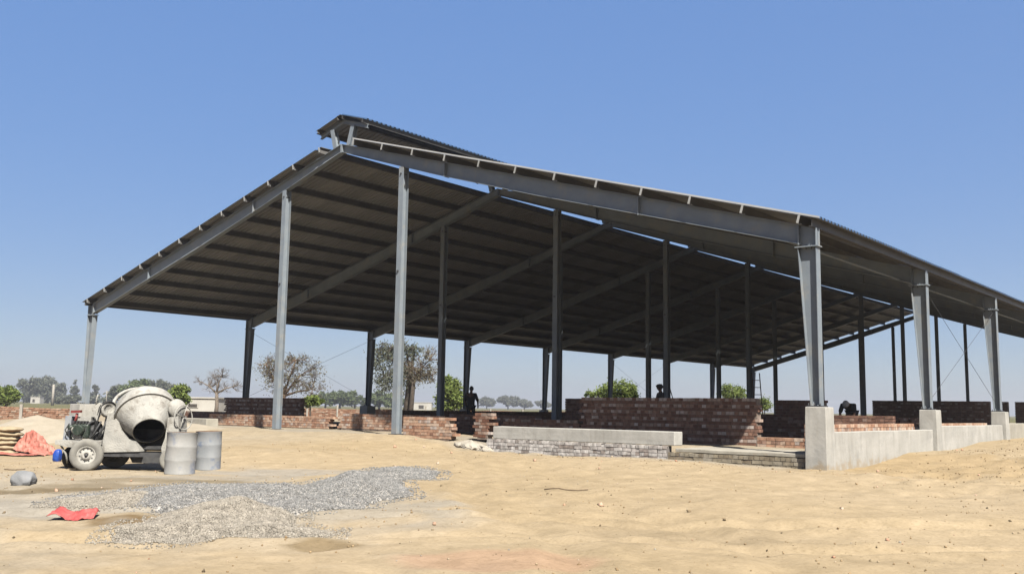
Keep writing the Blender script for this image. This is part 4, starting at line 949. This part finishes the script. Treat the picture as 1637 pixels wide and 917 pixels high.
# ------------------------------------------------------------------ workers
def skin_mesh(name, joints, edges, mat, parent, sub=2):
    me_ = bpy.data.meshes.new(name); keys = list(joints); ix = {k: i for i, k in enumerate(keys)}
    me_.from_pydata([joints[k][0] for k in keys], [(ix[a], ix[b]) for a, b in edges], []); o = link(name, me_, parent)
    me_.materials.append(M[mat]); o.modifiers.new('skin', 'SKIN')
    if not me_.skin_vertices: me_.attributes.new('x', 'FLOAT', 'POINT')
    for i, k in enumerate(keys):
        r = joints[k][1]; me_.skin_vertices[0].data[i].radius = (r, r) if not hasattr(r, '__len__') else r
    me_.skin_vertices[0].data[0].use_root = True
    s = o.modifiers.new('sub', 'SUBSURF'); s.levels = sub; s.render_levels = sub
    for p in me_.polygons: p.use_smooth = True
    o.modifiers['skin'].use_smooth_shade = True
    return o
def bake(o):
    dg = bpy.context.evaluated_depsgraph_get(); me_ = bpy.data.meshes.new_from_object(o.evaluated_get(dg)); o.modifiers.clear(); o.data = me_
def person(label, loc, rz, J, shirt, trousers, hairkind, scarf=None):
    t = thing('person', label, 'person', loc, rz)
    V_ = {k: Vector(v) for k, v in J.items()}
    rad = dict(pelvis=(0.15, 0.11), waist=(0.14, 0.10), chest=(0.17, 0.115), neck=0.055, head0=0.07, sl=0.065, sr=0.065, el=0.042, er=0.042, wl=0.03, wr=0.03, hl=0.07, hr=0.07, kl=0.058, kr=0.058, al=0.04, ar=0.04, tl=0.035, tr=0.035)
    body = {k: (V_[k], rad[k] if not isinstance(rad[k], tuple) else (rad[k][0] * .93, rad[k][1] * .93)) for k in rad if k in V_}
    E_ = [('pelvis', 'waist'), ('waist', 'chest'), ('chest', 'neck'), ('neck', 'head0'), ('chest', 'sl'), ('chest', 'sr'), ('sl', 'el'), ('sr', 'er'), ('el', 'wl'), ('er', 'wr'), ('pelvis', 'hl'), ('pelvis', 'hr'), ('hl', 'kl'), ('hr', 'kr'), ('kl', 'al'), ('kr', 'ar'), ('al', 'tl'), ('ar', 'tr')]
    hands = {}
    for s in 'lr':
        d = (V_['w' + s] - V_['e' + s]).normalized(); sd_ = d.orthogonal().normalized()
        body['p' + s] = (V_['w' + s] + d * 0.07, (0.04, 0.02)); E_.append(('w' + s, 'p' + s))
        for f in range(4):
            k = f'f{f}{s}'; b0 = V_['w' + s] + d * 0.10 + sd_ * (f - 1.5) * 0.021
            ln = (0.075, 0.085, 0.08, 0.062)[f]
            body[k] = (b0, 0.009); body[k + 'b'] = (b0 + d * ln * .6, 0.008); body[k + 'c'] = (b0 + d * ln * .85 + d.cross(sd_) * ln * .35, 0.007)
            E_ += [('p' + s, k), (k, k + 'b'), (k + 'b', k + 'c')]
        body['t' + s + 'h'] = (V_['w' + s] + d * 0.05 + sd_ * 0.045, 0.01); body['t' + s + 'i'] = (V_['w' + s] + d * 0.095 + sd_ * 0.062, 0.008)
        E_ += [('w' + s, 't' + s + 'h'), ('t' + s + 'h', 't' + s + 'i')]
    b_ = skin_mesh('body', body, E_, 'skin', t); bake(b_)
    # head shaped on the neck, part of the same surface
    hd = V_['head']; fw = V_['face'].normalized(); upv = (hd - V_['neck']).normalized(); rt = fw.cross(upv).normalized(); upv = rt.cross(fw)
    bm = bmesh.new(); bm.from_mesh(b_.data)
    r0 = bmesh.ops.create_uvsphere(bm, u_segments=20, v_segments=14, radius=1.0)['verts']
    for v in r0:
        x, y, z = v.co
        jaw = 1 - 0.22 * max(0, -z) ** 1.5
        nose = 0.02 * math.exp(-((x / .18) ** 2 + ((z + .12) / .2) ** 2)) if y > 0 else 0
        eye = -0.012 * math.exp(-(((abs(x) - .38) / .17) ** 2 + ((z - .06) / .12) ** 2)) if y > 0 else 0
        v.co = hd + rt * x * 0.076 * jaw + fw * (y * 0.095 * (1 - .06 * max(0, -z)) + nose + eye) + upv * z * 0.115
    for s in (-1, 1):
        r1_ = bmesh.ops.create_uvsphere(bm, u_segments=8, v_segments=6, radius=1.0)['verts']
        for v in r1_: v.co = hd + rt * (s * 0.078 + v.co.x * 0.012) + fw * (v.co.y * 0.02 - 0.005) + upv * v.co.z * 0.032
    for f in bm.faces: f.smooth = True
    bm.to_mesh(b_.data); bm.free()
    def cover(name, keys, edges, mat, grow):
        o = skin_mesh(name, {k: (V_[k], (rad[k][0] + grow, rad[k][1] + grow) if isinstance(rad[k], tuple) else rad[k] + grow) for k in keys}, edges, mat, t); bake(o)
    V_['hem'] = V_['pelvis'] + (V_['kl'] + V_['kr'] - V_['pelvis'] * 2) * 0.22; rad['hem'] = (0.18, 0.14)
    cover('kurta', ['pelvis', 'waist', 'chest', 'sl', 'sr', 'el', 'er', 'hem'], [('pelvis', 'waist'), ('waist', 'chest'), ('chest', 'sl'), ('chest', 'sr'), ('sl', 'el'), ('sr', 'er'), ('pelvis', 'hem')], shirt, 0.022)
    cover('trousers', ['pelvis', 'hl', 'hr', 'kl', 'kr', 'al', 'ar'], [('pelvis', 'hl'), ('pelvis', 'hr'), ('hl', 'kl'), ('hr', 'kr'), ('kl', 'al'), ('kr', 'ar')], trousers, 0.02)
    hb = MB(); seg = []
    for i in range(9):
        for j in range(20):
            th = math.pi * 0.56 * i / 8; ph = 2 * math.pi * j / 20
            g = 1.12 + (0.18 if hairkind == 'turban' and 3 <= i <= 7 else 0)
            y = math.sin(th) * math.sin(ph); zz = math.cos(th)
            if y > 0.3 and i > 5: zz += 0.35 * y
            seg.append(hd + rt * math.sin(th) * math.cos(ph) * 0.08 * g + fw * y * 0.098 * g + upv * zz * 0.118 * g)
    hb.add(seg, [(i * 20 + j, (i + 1) * 20 + j, (i + 1) * 20 + (j + 1) % 20, i * 20 + (j + 1) % 20) for i in range(8) for j in range(20)], 0, True)
    hb.build('head_cloth' if hairkind != 'hair' else 'hair', scarf or 'hair', t)
    return t
stand = dict(pelvis=(0, 0, .92), waist=(0, .01, 1.08), chest=(0, 0, 1.30), neck=(0, .0, 1.46), head0=(0, .01, 1.53), head=(0, .03, 1.60), face=(0, 1, -.1),
             sl=(-.19, 0, 1.38), sr=(.19, 0, 1.38), el=(-.27, .03, 1.10), er=(.27, .06, 1.10), wl=(-.25, .2, .90), wr=(.22, .24, .95),
             hl=(-.10, 0, .86), hr=(.10, 0, .86), kl=(-.11, .02, .48), kr=(.12, .03, .48), al=(-.11, 0, .09), ar=(.13, -.01, .09), tl=(-.12, .15, .04), tr=(.14, .15, .04))
bend = dict(pelvis=(0, 0, .80), waist=(0, .12, .92), chest=(0, .32, 1.02), neck=(0, .47, 1.05), head0=(0, .53, 1.04), head=(0, .60, 1.02), face=(0, .5, -.85),
            sl=(-.18, .38, 1.00), sr=(.18, .38, 1.00), el=(-.23, .50, .75), er=(.23, .48, .75), wl=(-.14, .62, .55), wr=(.14, .62, .55),
            hl=(-.11, 0, .75), hr=(.11, 0, .75), kl=(-.15, .14, .42), kr=(.15, .14, .42), al=(-.14, 0, .09), ar=(.14, 0, .09), tl=(-.15, .15, .04), tr=(.15, .15, .04))
pA = onY(753, 640, 9.6); person('worker in dark clothes standing by the shaded left-side column, back turned', (pA[0], pA[1], 0.34), 0.4, stand, 'cloth_dark', 'cloth_dark', 'hair')
pB = onY(1056, 640, 8.6); person('worker whose head shows above the tall middle brick wall', (pB[0], pB[1], 0.36), 2.4, stand, 'cloth_dark', 'cloth_grey', 'turban', 'cloth_dark')
pC = onY(1362, 660, 10.5); person('bent worker with pale head cloth beyond the near concrete panel', (pC[0], pC[1], 0.44), 3.2, bend, 'cloth_dark', 'cloth_dark', 'turban', 'cloth_pale')

# ------------------------------------------------------------------ boundary walls and far buildings
def rough_wall(label, a, b_, z0, z1, posts, sag=0.03, post_h=0.12, mat='brick_tan', name='boundary_wall'):
    d = Vector((b_[0] - a[0], b_[1] - a[1], 0)); Lw = d.length
    t = thing(name, label, 'boundary wall', (a[0], a[1], z0), math.atan2(d.y, d.x))
    mb = MB(); ch = 0.082; n = int((z1 - z0) / ch)
    for c in range(n):
        x = random.uniform(0, .1)
        while x < Lw:
            L_ = random.choice((0.229, 0.229, 0.229, 0.15, 0.26)); 
            mb.box((x + L_ / 2, 0.1 + random.uniform(-.025, .025), c * ch + ch / 2 + random.uniform(-.006, .006) + sag * math.sin(x * 1.1)), (L_ - 0.012, 0.2, 0.07), Matrix.Rotation(random.uniform(-.03, .03), 3, 'Y')); x += L_
    tag(mb.build('bricks', mat, t), kind='stuff')
    MB().span(0, Lw, 0.04, 0.17, -0.2, n * ch - 0.05).build('earth_core', 'mortar', t)
    for px_ in posts: MB().span(px_ - 0.06, px_ + 0.06, -0.12, 0.0, -0.2, z1 - z0 + post_h).build('post', 'post', t)
wa, wb = far(-70, 660, 43), far(135, 655, 44); wa2 = far(32, 650, 43.3)
rough_wall('rough dry-stacked brick boundary wall with a concrete post at far left', wa, wb, 0.0, 0.98, [float(np.linalg.norm((wa2 - wa)[:2])), float(np.linalg.norm((wa2 - wa)[:2])) + 5.5], post_h=0.06)
fa, fb = far(470, 655, 75), far(775, 657, 78)
rough_wall('distant brick boundary wall with thin posts seen under the roof', fa, fb, 0.2, 1.0, [2.3 * k + 1 for k in range(6)], post_h=0.25)
ga, gb = far(765, 657, 80), far(1010, 660, 84)
rough_wall('dark distant boundary wall seen through the middle bays', ga, gb, 0.2, 0.95, [2.8 * k + 1 for k in range(4)], mat='brick_dark', post_h=0.15)
def house(label, px0, px1, ytop, dist, mat, depth=4, name='white_house', windows=()):
    a, b_ = far(px0, ytop, dist), far(px1, ytop, dist); d = b_ - a; Lw = float(np.linalg.norm(d[:2])); H = a[2] - 0.2
    t = thing(name, label, 'house', (a[0], a[1], 0.2), math.atan2(d[1], d[0]))
    MB().span(0, Lw, 0, depth, 0, H).build('wall', mat, t)
    MB().span(-0.1, Lw + 0.1, -0.1, depth + 0.1, H + 0.003, H + 0.12).build('roof', 'whitewash', t)
    for (x0, x1, z0, z1) in windows:
        w = MB().span(x0 * Lw, x1 * Lw, -0.05, -0.004, z0 * H, z1 * H).build('window', 'whitewash', t)
        MB().span(x0 * Lw + .08, x1 * Lw - .08, -0.07, -0.052, z0 * H + .06, z1 * H - .06).build('pane', 'void', w)
house('low white flat-roofed house with one small window beyond the drums', 287, 348, 636, 85, 'whitewash', 5, windows=[(0.22, 0.50, 0.42, 0.70)])
house('tiny white hut under the far left trees', 49, 64, 634, 340, 'whitewash', 3, windows=[(0.2, 0.5, 0.2, 0.7)])
house('far white shed roofline seen under the weeping tree', 660, 690, 643, 260, 'whitewash', 4, windows=[(0.3, 0.6, 0.2, 0.7)])
def pole(px, ytop, dist, lab, r=0.12):
    p = far(px, ytop, dist); t = thing('utility_pole', lab, 'pole', (p[0], p[1], 0.2))
    MB().tube([(0, 0, 0), (0, 0, p[2] - 0.2)], [r, r * .7], 8).build('shaft', 'post', t)
    MB().box((0, 0, p[2] - 0.5), (1.0, 0.08, 0.08), Matrix.Rotation(0.6, 3, 'Z')).build('crossarm', 'post', t)
pole(86, 614, 200, 'white utility pole in front of the far left trees', 0.30)
pole(171, 624, 200, 'thin pale pole behind the mixer belt guard', 0.10)

# ------------------------------------------------------------------ trees
def tree(name, label, px, ybase, dist, lobes, leafmat, nleaf, lsize, trunk_r=0.18, barkmat='bark', nbr=40, cat='tree', lean=0.0, group=None, twigs=0, droop=0.0, spread=0.28, split=0.25, seed=0, trunkmat=None):
    """lobes: (dx_m, z_m, rx, rz) ellipsoids of the crown, across the view and above the base"""
    r = np.random.default_rng(seed + int(px)); p = far(px, ybase, dist); base = np.array([p[0], p[1], 0.2])
    t = thing(name, label, cat, base, -YAW, group)
    tot = sum(l_[2] * l_[3] for l_ in lobes); cl = []
    for (dx, z, rx, rz) in lobes:
        k = max(3, int(nbr * rx * rz / tot))
        for _ in range(k):
            u = r.normal(size=3); u /= np.linalg.norm(u); q = r.uniform(0.25, 1) ** 0.45
            cl.append((dx + u[0] * rx * q, u[1] * rx * 0.8 * q, z + u[2] * rz * q, min(rx, rz)))
    zmin = min(l_[1] - l_[3] for l_ in lobes); zmax = max(l_[1] + l_[3] for l_ in lobes)
    fork = Vector((lean * 0.5, 0, max(0.5, zmin + (zmax - zmin) * split)))
    tm = MB(); tm.tube([(0, 0, -0.3), (lean * 0.15 + 0.05, 0.03, fork.z * 0.45), fork], [trunk_r * 1.25, trunk_r, trunk_r * .8], 8)
    tops = []
    for (dx, z, rx, rz) in lobes:
        e = Vector((dx, r.normal() * rx * 0.2, z)); mid = fork.lerp(e, 0.5) + Vector((r.normal() * .15, r.normal() * .15, abs(r.normal()) * .2)) * rx * .3
        tm.tube([fork - Vector((0, 0, 0.1)), mid, e], [trunk_r * .6, trunk_r * .4, trunk_r * .2], 6); tops.append((mid, e))
    tm.build('trunk', trunkmat or barkmat, t)
    bm_ = MB(); tips = []
    for c in cl:
        c3 = Vector(c[:3]); src = min((w for q in tops for w in q), key=lambda w: (w - c3).length); 
        if (src - c3).length < 0.05: continue
        mid = src.lerp(c3, 0.55) + Vector(r.normal(size=3)) * (src - c3).length * 0.12
        bm_.tube([src, mid, c3], [trunk_r * .22, trunk_r * .14, trunk_r * .05], 4, cap=False)
        for _ in range(twigs):
            s0 = mid.lerp(c3, r.uniform(0, 1)); dirv = Vector(r.normal(size=3)); dirv.z = abs(dirv.z) * 0.9 + 0.1 - droop * 1.5
            dirv = (dirv.normalized() + (c3 - src).normalized() * 0.7).normalized(); ln = c[3] * r.uniform(0.35, 0.85)
            m2 = s0 + dirv * ln * .5 + Vector(r.normal(size=3)) * ln * .08; e2 = s0 + dirv * ln + Vector(r.normal(size=3)) * ln * .12
            bm_.tube([s0, m2, e2], [trunk_r * .085, trunk_r * .055, trunk_r * .025], 3, cap=False); tips.append((m2, e2))
            for _k in range(2):
                d3 = (dirv + Vector(r.normal(size=3)) * .6).normalized(); bm_.tube([m2, m2 + d3 * ln * r.uniform(.3, .6)], [trunk_r * .045, trunk_r * .02], 3, cap=False)
    bm_.build('branches', barkmat, t)
    if nleaf:
        C_ = np.array([c[:3] for c in cl]); R_ = np.array([c[3] for c in cl]) * spread
        ci = r.integers(0, len(cl), nleaf); P = C_[ci] + r.normal(size=(nleaf, 3)) * R_[ci][:, None] * np.array([1, 1, 0.8])
        if droop: P[:, 2] -= np.abs(r.normal(size=nleaf)) * R_[ci] * droop * 3
        a = r.normal(size=(nleaf, 3)); a /= np.linalg.norm(a, axis=1)[:, None]
        if droop: a = a * .5 + np.array([0, 0, -1]) * droop; a /= np.linalg.norm(a, axis=1)[:, None]
        b2 = np.cross(a, r.normal(size=(nleaf, 3))); b2 /= np.linalg.norm(b2, axis=1)[:, None] + 1e-9
        s = lsize * r.uniform(.6, 1.4, nleaf)[:, None]
        v = np.stack([P - a * s, P + b2 * s * .45, P + a * s, P - b2 * s * .45], 1).reshape(-1, 3)
        v[:, 2] = np.maximum(v[:, 2], 0.05)
        me_ = bpy.data.meshes.new('crown'); me_.vertices.add(nleaf * 4); me_.vertices.foreach_set('co', v.reshape(-1)); me_.loops.add(nleaf * 4); me_.loops.foreach_set('vertex_index', np.arange(nleaf * 4))
        me_.polygons.add(nleaf); me_.polygons.foreach_set('loop_start', np.arange(0, nleaf * 4, 4)); me_.polygons.foreach_set('loop_total', np.full(nleaf, 4)); me_.update(); me_.materials.append(M[leafmat])
        link('crown', me_, t)
    return t
def lob(px0, dist, *ls):   # (px, py, halfwidth px, halfheight px) -> metres about the trunk
    k = dist / FPX; out = []
    for (x, y, w, h) in ls: out.append(((x - px0) * k, (hor(x) - y) * k + 1.0, w * k, h * k))
    return out
T = 'trees along the far field edge'
tree('bush', 'round bright green bush at the left picture edge', 8, 645, 75, lob(8, 75, (8, 632, 16, 11), (-12, 634, 12, 10)), 'leaf_bright', 3500, 0.16, 0.1, group=T, cat='bush', spread=.35)
d = 380
tree('eucalyptus_tree', 'thin feathery grey tree leftmost in the far row', 37, 645, d, lob(37, d, (34, 611, 9, 6), (38, 625, 6, 12), (41, 636, 5, 8)), 'leaf_grey', 2600, 0.528, 0.28, group=T, split=.1)
tree('eucalyptus_tree', 'broad grey-green tree second in the far left row', 58, 645, d, lob(58, d, (57, 616, 12, 11), (50, 632, 8, 11), (66, 630, 8, 12)), 'leaf_grey', 4800, 0.576, 0.4, group=T, split=.1, nbr=60)
tree('eucalyptus_tree', 'broad grey-green tree behind the white utility pole', 76, 645, d + 8, lob(76, d + 8, (75, 616, 13, 11), (70, 632, 11, 11), (84, 630, 9, 12)), 'leaf_grey', 4800, 0.576, 0.4, group=T, split=.1, nbr=60)
tree('eucalyptus_tree', 'looser grey tree at the right end of the far left row', 96, 645, d, lob(96, d, (96, 621, 8, 8), (91, 632, 9, 10), (99, 634, 7, 9)), 'leaf_grey', 3000, 0.528, 0.32, group=T, split=.1)
tree('shrub_row_tree', 'low dark shrub right of the far utility pole', 105, 647, 300, lob(105, 300, (100, 640, 14, 5), (116, 638, 10, 6)), 'leaf_grey', 2600, 0.471429, 0.1, group=T, cat='shrub')
tree('eucalyptus_tree', 'slender spiky tree just left of the leftmost column', 118, 645, d, lob(118, d, (118, 613, 2.5, 7), (117, 625, 5, 8), (116, 636, 9, 7)), 'leaf_grey', 2400, 0.48, 0.24, group=T, split=.05)
tree('eucalyptus_tree', 'slender spiky tree just right of the leftmost column', 150, 645, d, lob(150, d, (149, 618, 2.5, 6), (153, 624, 3, 6), (150, 636, 10, 7)), 'leaf_grey', 2200, 0.48, 0.24, group=T, split=.05)
tree('field_tree', 'dark grey-green tree peeping left above the mixer drum', 188, 645, 260, lob(188, 260, (190, 626, 12, 8), (180, 633, 9, 8), (172, 640, 8, 6)), 'leaf_grey', 3200, 0.433333, 0.15, group=T)
tree('field_tree', 'green domed tree above the left part of the mixer drum', 214, 645, 240, lob(214, 240, (214, 615, 18, 10), (206, 625, 16, 12), (226, 625, 14, 12)), 'leaf_green', 5200, 0.414545, 0.18, group=T)
tree('field_tree', 'hazy grey tree above the right part of the mixer drum', 255, 645, 300, lob(255, 300, (252, 614, 14, 8), (263, 618, 13, 10), (255, 630, 22, 11)), 'leaf_grey', 5200, 0.471429, 0.18, group=T)
tree('field_tree', 'bright green round tree right of the mixer drum', 286, 650, 70, lob(286, 70, (288, 626, 14, 9), (280, 634, 16, 9), (292, 637, 10, 8)), 'leaf_bright', 5200, 0.11, 0.12, group=T)
tree('bare_tree', 'leafless pale spreading tree behind the white house', 345, 655, 75, lob(345, 75, (345, 612, 24, 18), (318, 610, 17, 9), (372, 618, 18, 14), (352, 600, 14, 12)), None, 0, 0, 0.15, 'bark_pale', nbr=60, twigs=5, group=T, split=.12)
tree('thorn_tree', 'half-bare olive thorn tree behind the second front column', 452, 662, 64, lob(452, 64, (436, 592, 30, 22), (478, 600, 30, 24), (422, 582, 18, 12), (470, 575, 22, 10), (497, 622, 18, 18), (455, 615, 30, 18)), 'leaf_olive', 2800, 0.065, 0.15, 'bark_brown', nbr=90, twigs=7, split=.12, spread=.38)
tree('shrub', 'bright green shrub at the foot of the thorn tree', 495, 655, 62, lob(495, 62, (500, 640, 16, 6), (488, 644, 12, 5)), 'leaf_bright', 2500, 0.1, 0.06, cat='shrub')
for i, (x, y, w, h, dd, lab) in enumerate([(520, 634, 16, 9, 300, 'first hazy tree of the far line, right of the thorn tree'), (543, 632, 15, 10, 280, 'second hazy tree of the far line'), (567, 635, 15, 9, 310, 'third hazy tree of the far line left of the shaded pedestal'), (606, 634, 16, 10, 270, 'hazy tree of the far line right of the shaded pedestal'), (628, 636, 13, 9, 290, 'hazy tree of the far line left of the third front column')]):
    tree('field_tree', lab, x, 648, dd, lob(x, dd, (x, y, w, h * .8), (x - 6, y + 6, w * .8, h * .7), (x + 7, y + 6, w * .8, h * .7)), 'leaf_green', 3600, 0.45, 0.3, group=T)
tree('weeping_tree', 'tall weeping tree with leafy left half and stout leaning trunk', 648, 668, 74, lob(648, 74, (625, 556, 22, 16), (605, 565, 18, 22), (632, 590, 20, 28), (613, 600, 14, 18), (645, 560, 18, 14), (660, 556, 16, 10)), 'leaf_grey', 4300, 0.095, 0.24, 'bark', nbr=80, twigs=3, droop=0.6, lean=0.6, split=.32, spread=.34)
tree('dry_tree', 'brown leafless branches spreading right from the weeping tree', 655, 668, 73, lob(655, 73, (672, 592, 22, 20), (685, 575, 14, 20), (662, 600, 16, 16), (690, 600, 10, 16)), 'leaf_olive', 1200, 0.08, 0.17, 'bark_brown', nbr=70, twigs=6, lean=0.5, split=.25, droop=0.1, trunkmat='bark')
tree('leafy_tree', 'bright green leafy tree between two shaded columns', 720, 665, 76, lob(720, 76, (722, 622, 18, 16), (712, 608, 7, 12), (728, 640, 15, 14), (710, 640, 12, 14)), 'leaf_bright', 6000, 0.11, 0.14, nbr=80, split=.1)
for i, (x, y, w, h, dd, lab) in enumerate([(778, 642, 12, 6, 620, 'faint far tree right of the standing worker'), (812, 640, 17, 7, 580, 'widest faint far tree in the open middle bay'), (838, 644, 11, 5, 620, 'faint far shrub left of the big middle column'), (868, 645, 12, 4, 620, 'faint far shrub behind the big middle column')]):
    tree('field_tree', lab, x, 652, dd, lob(x, dd, (x, y, w, h), (x + 5, y + 3, w * .8, h * .7)), 'leaf_grey', 2600, 0.7, 0.35, group=T)
tree('leafy_tree', 'airy bright green tree above the tall middle brick wall', 985, 662, 78, lob(985, 78, (990, 622, 24, 12), (970, 628, 16, 10), (1008, 630, 14, 10), (945, 632, 9, 6)), 'leaf_bright', 5200, 0.10, 0.12, nbr=90, split=.1, spread=.34)
tree('leafy_tree', 'green tree right above the tall wall, left of the ladder', 1172, 665, 112, lob(1172, 112, (1170, 626, 18, 10), (1184, 630, 12, 8), (1160, 632, 8, 8)), 'leaf_bright', 4200, 0.11, 0.12, nbr=70, split=.1)
tree('shrub', 'small green shrub seen right of the ladder', 1222, 668, 110, lob(1222, 110, (1222, 646, 10, 9)), 'leaf_bright', 1600, 0.1, 0.06, cat='shrub')

# ------------------------------------------------------------------ dusty air
GB = max(abs(gx[0]), gx[-1], abs(gy[0]), gy[-1]) + 60
hz = MB().span(-GB, GB, -GB, GB, -2.2, 22.0).build('haze', 'soil'); hz.data.materials.clear()
hm = bpy.data.materials.new('dusty_air'); hm.use_nodes = True; hn = hm.node_tree.nodes; hn.clear()
ho = hn.new('ShaderNodeOutputMaterial'); hv = hn.new('ShaderNodeVolumePrincipled')
hv.inputs['Color'].default_value = (0.92, 0.90, 0.89, 1); hv.inputs['Density'].default_value = 0.0006; hv.inputs['Anisotropy'].default_value = 0.45
hm.node_tree.links.new(hv.outputs[0], ho.inputs['Volume']); hz.data.materials.append(hm)
tag(hz, 'thin pale dust haze over the fields', 'haze', kind='stuff')
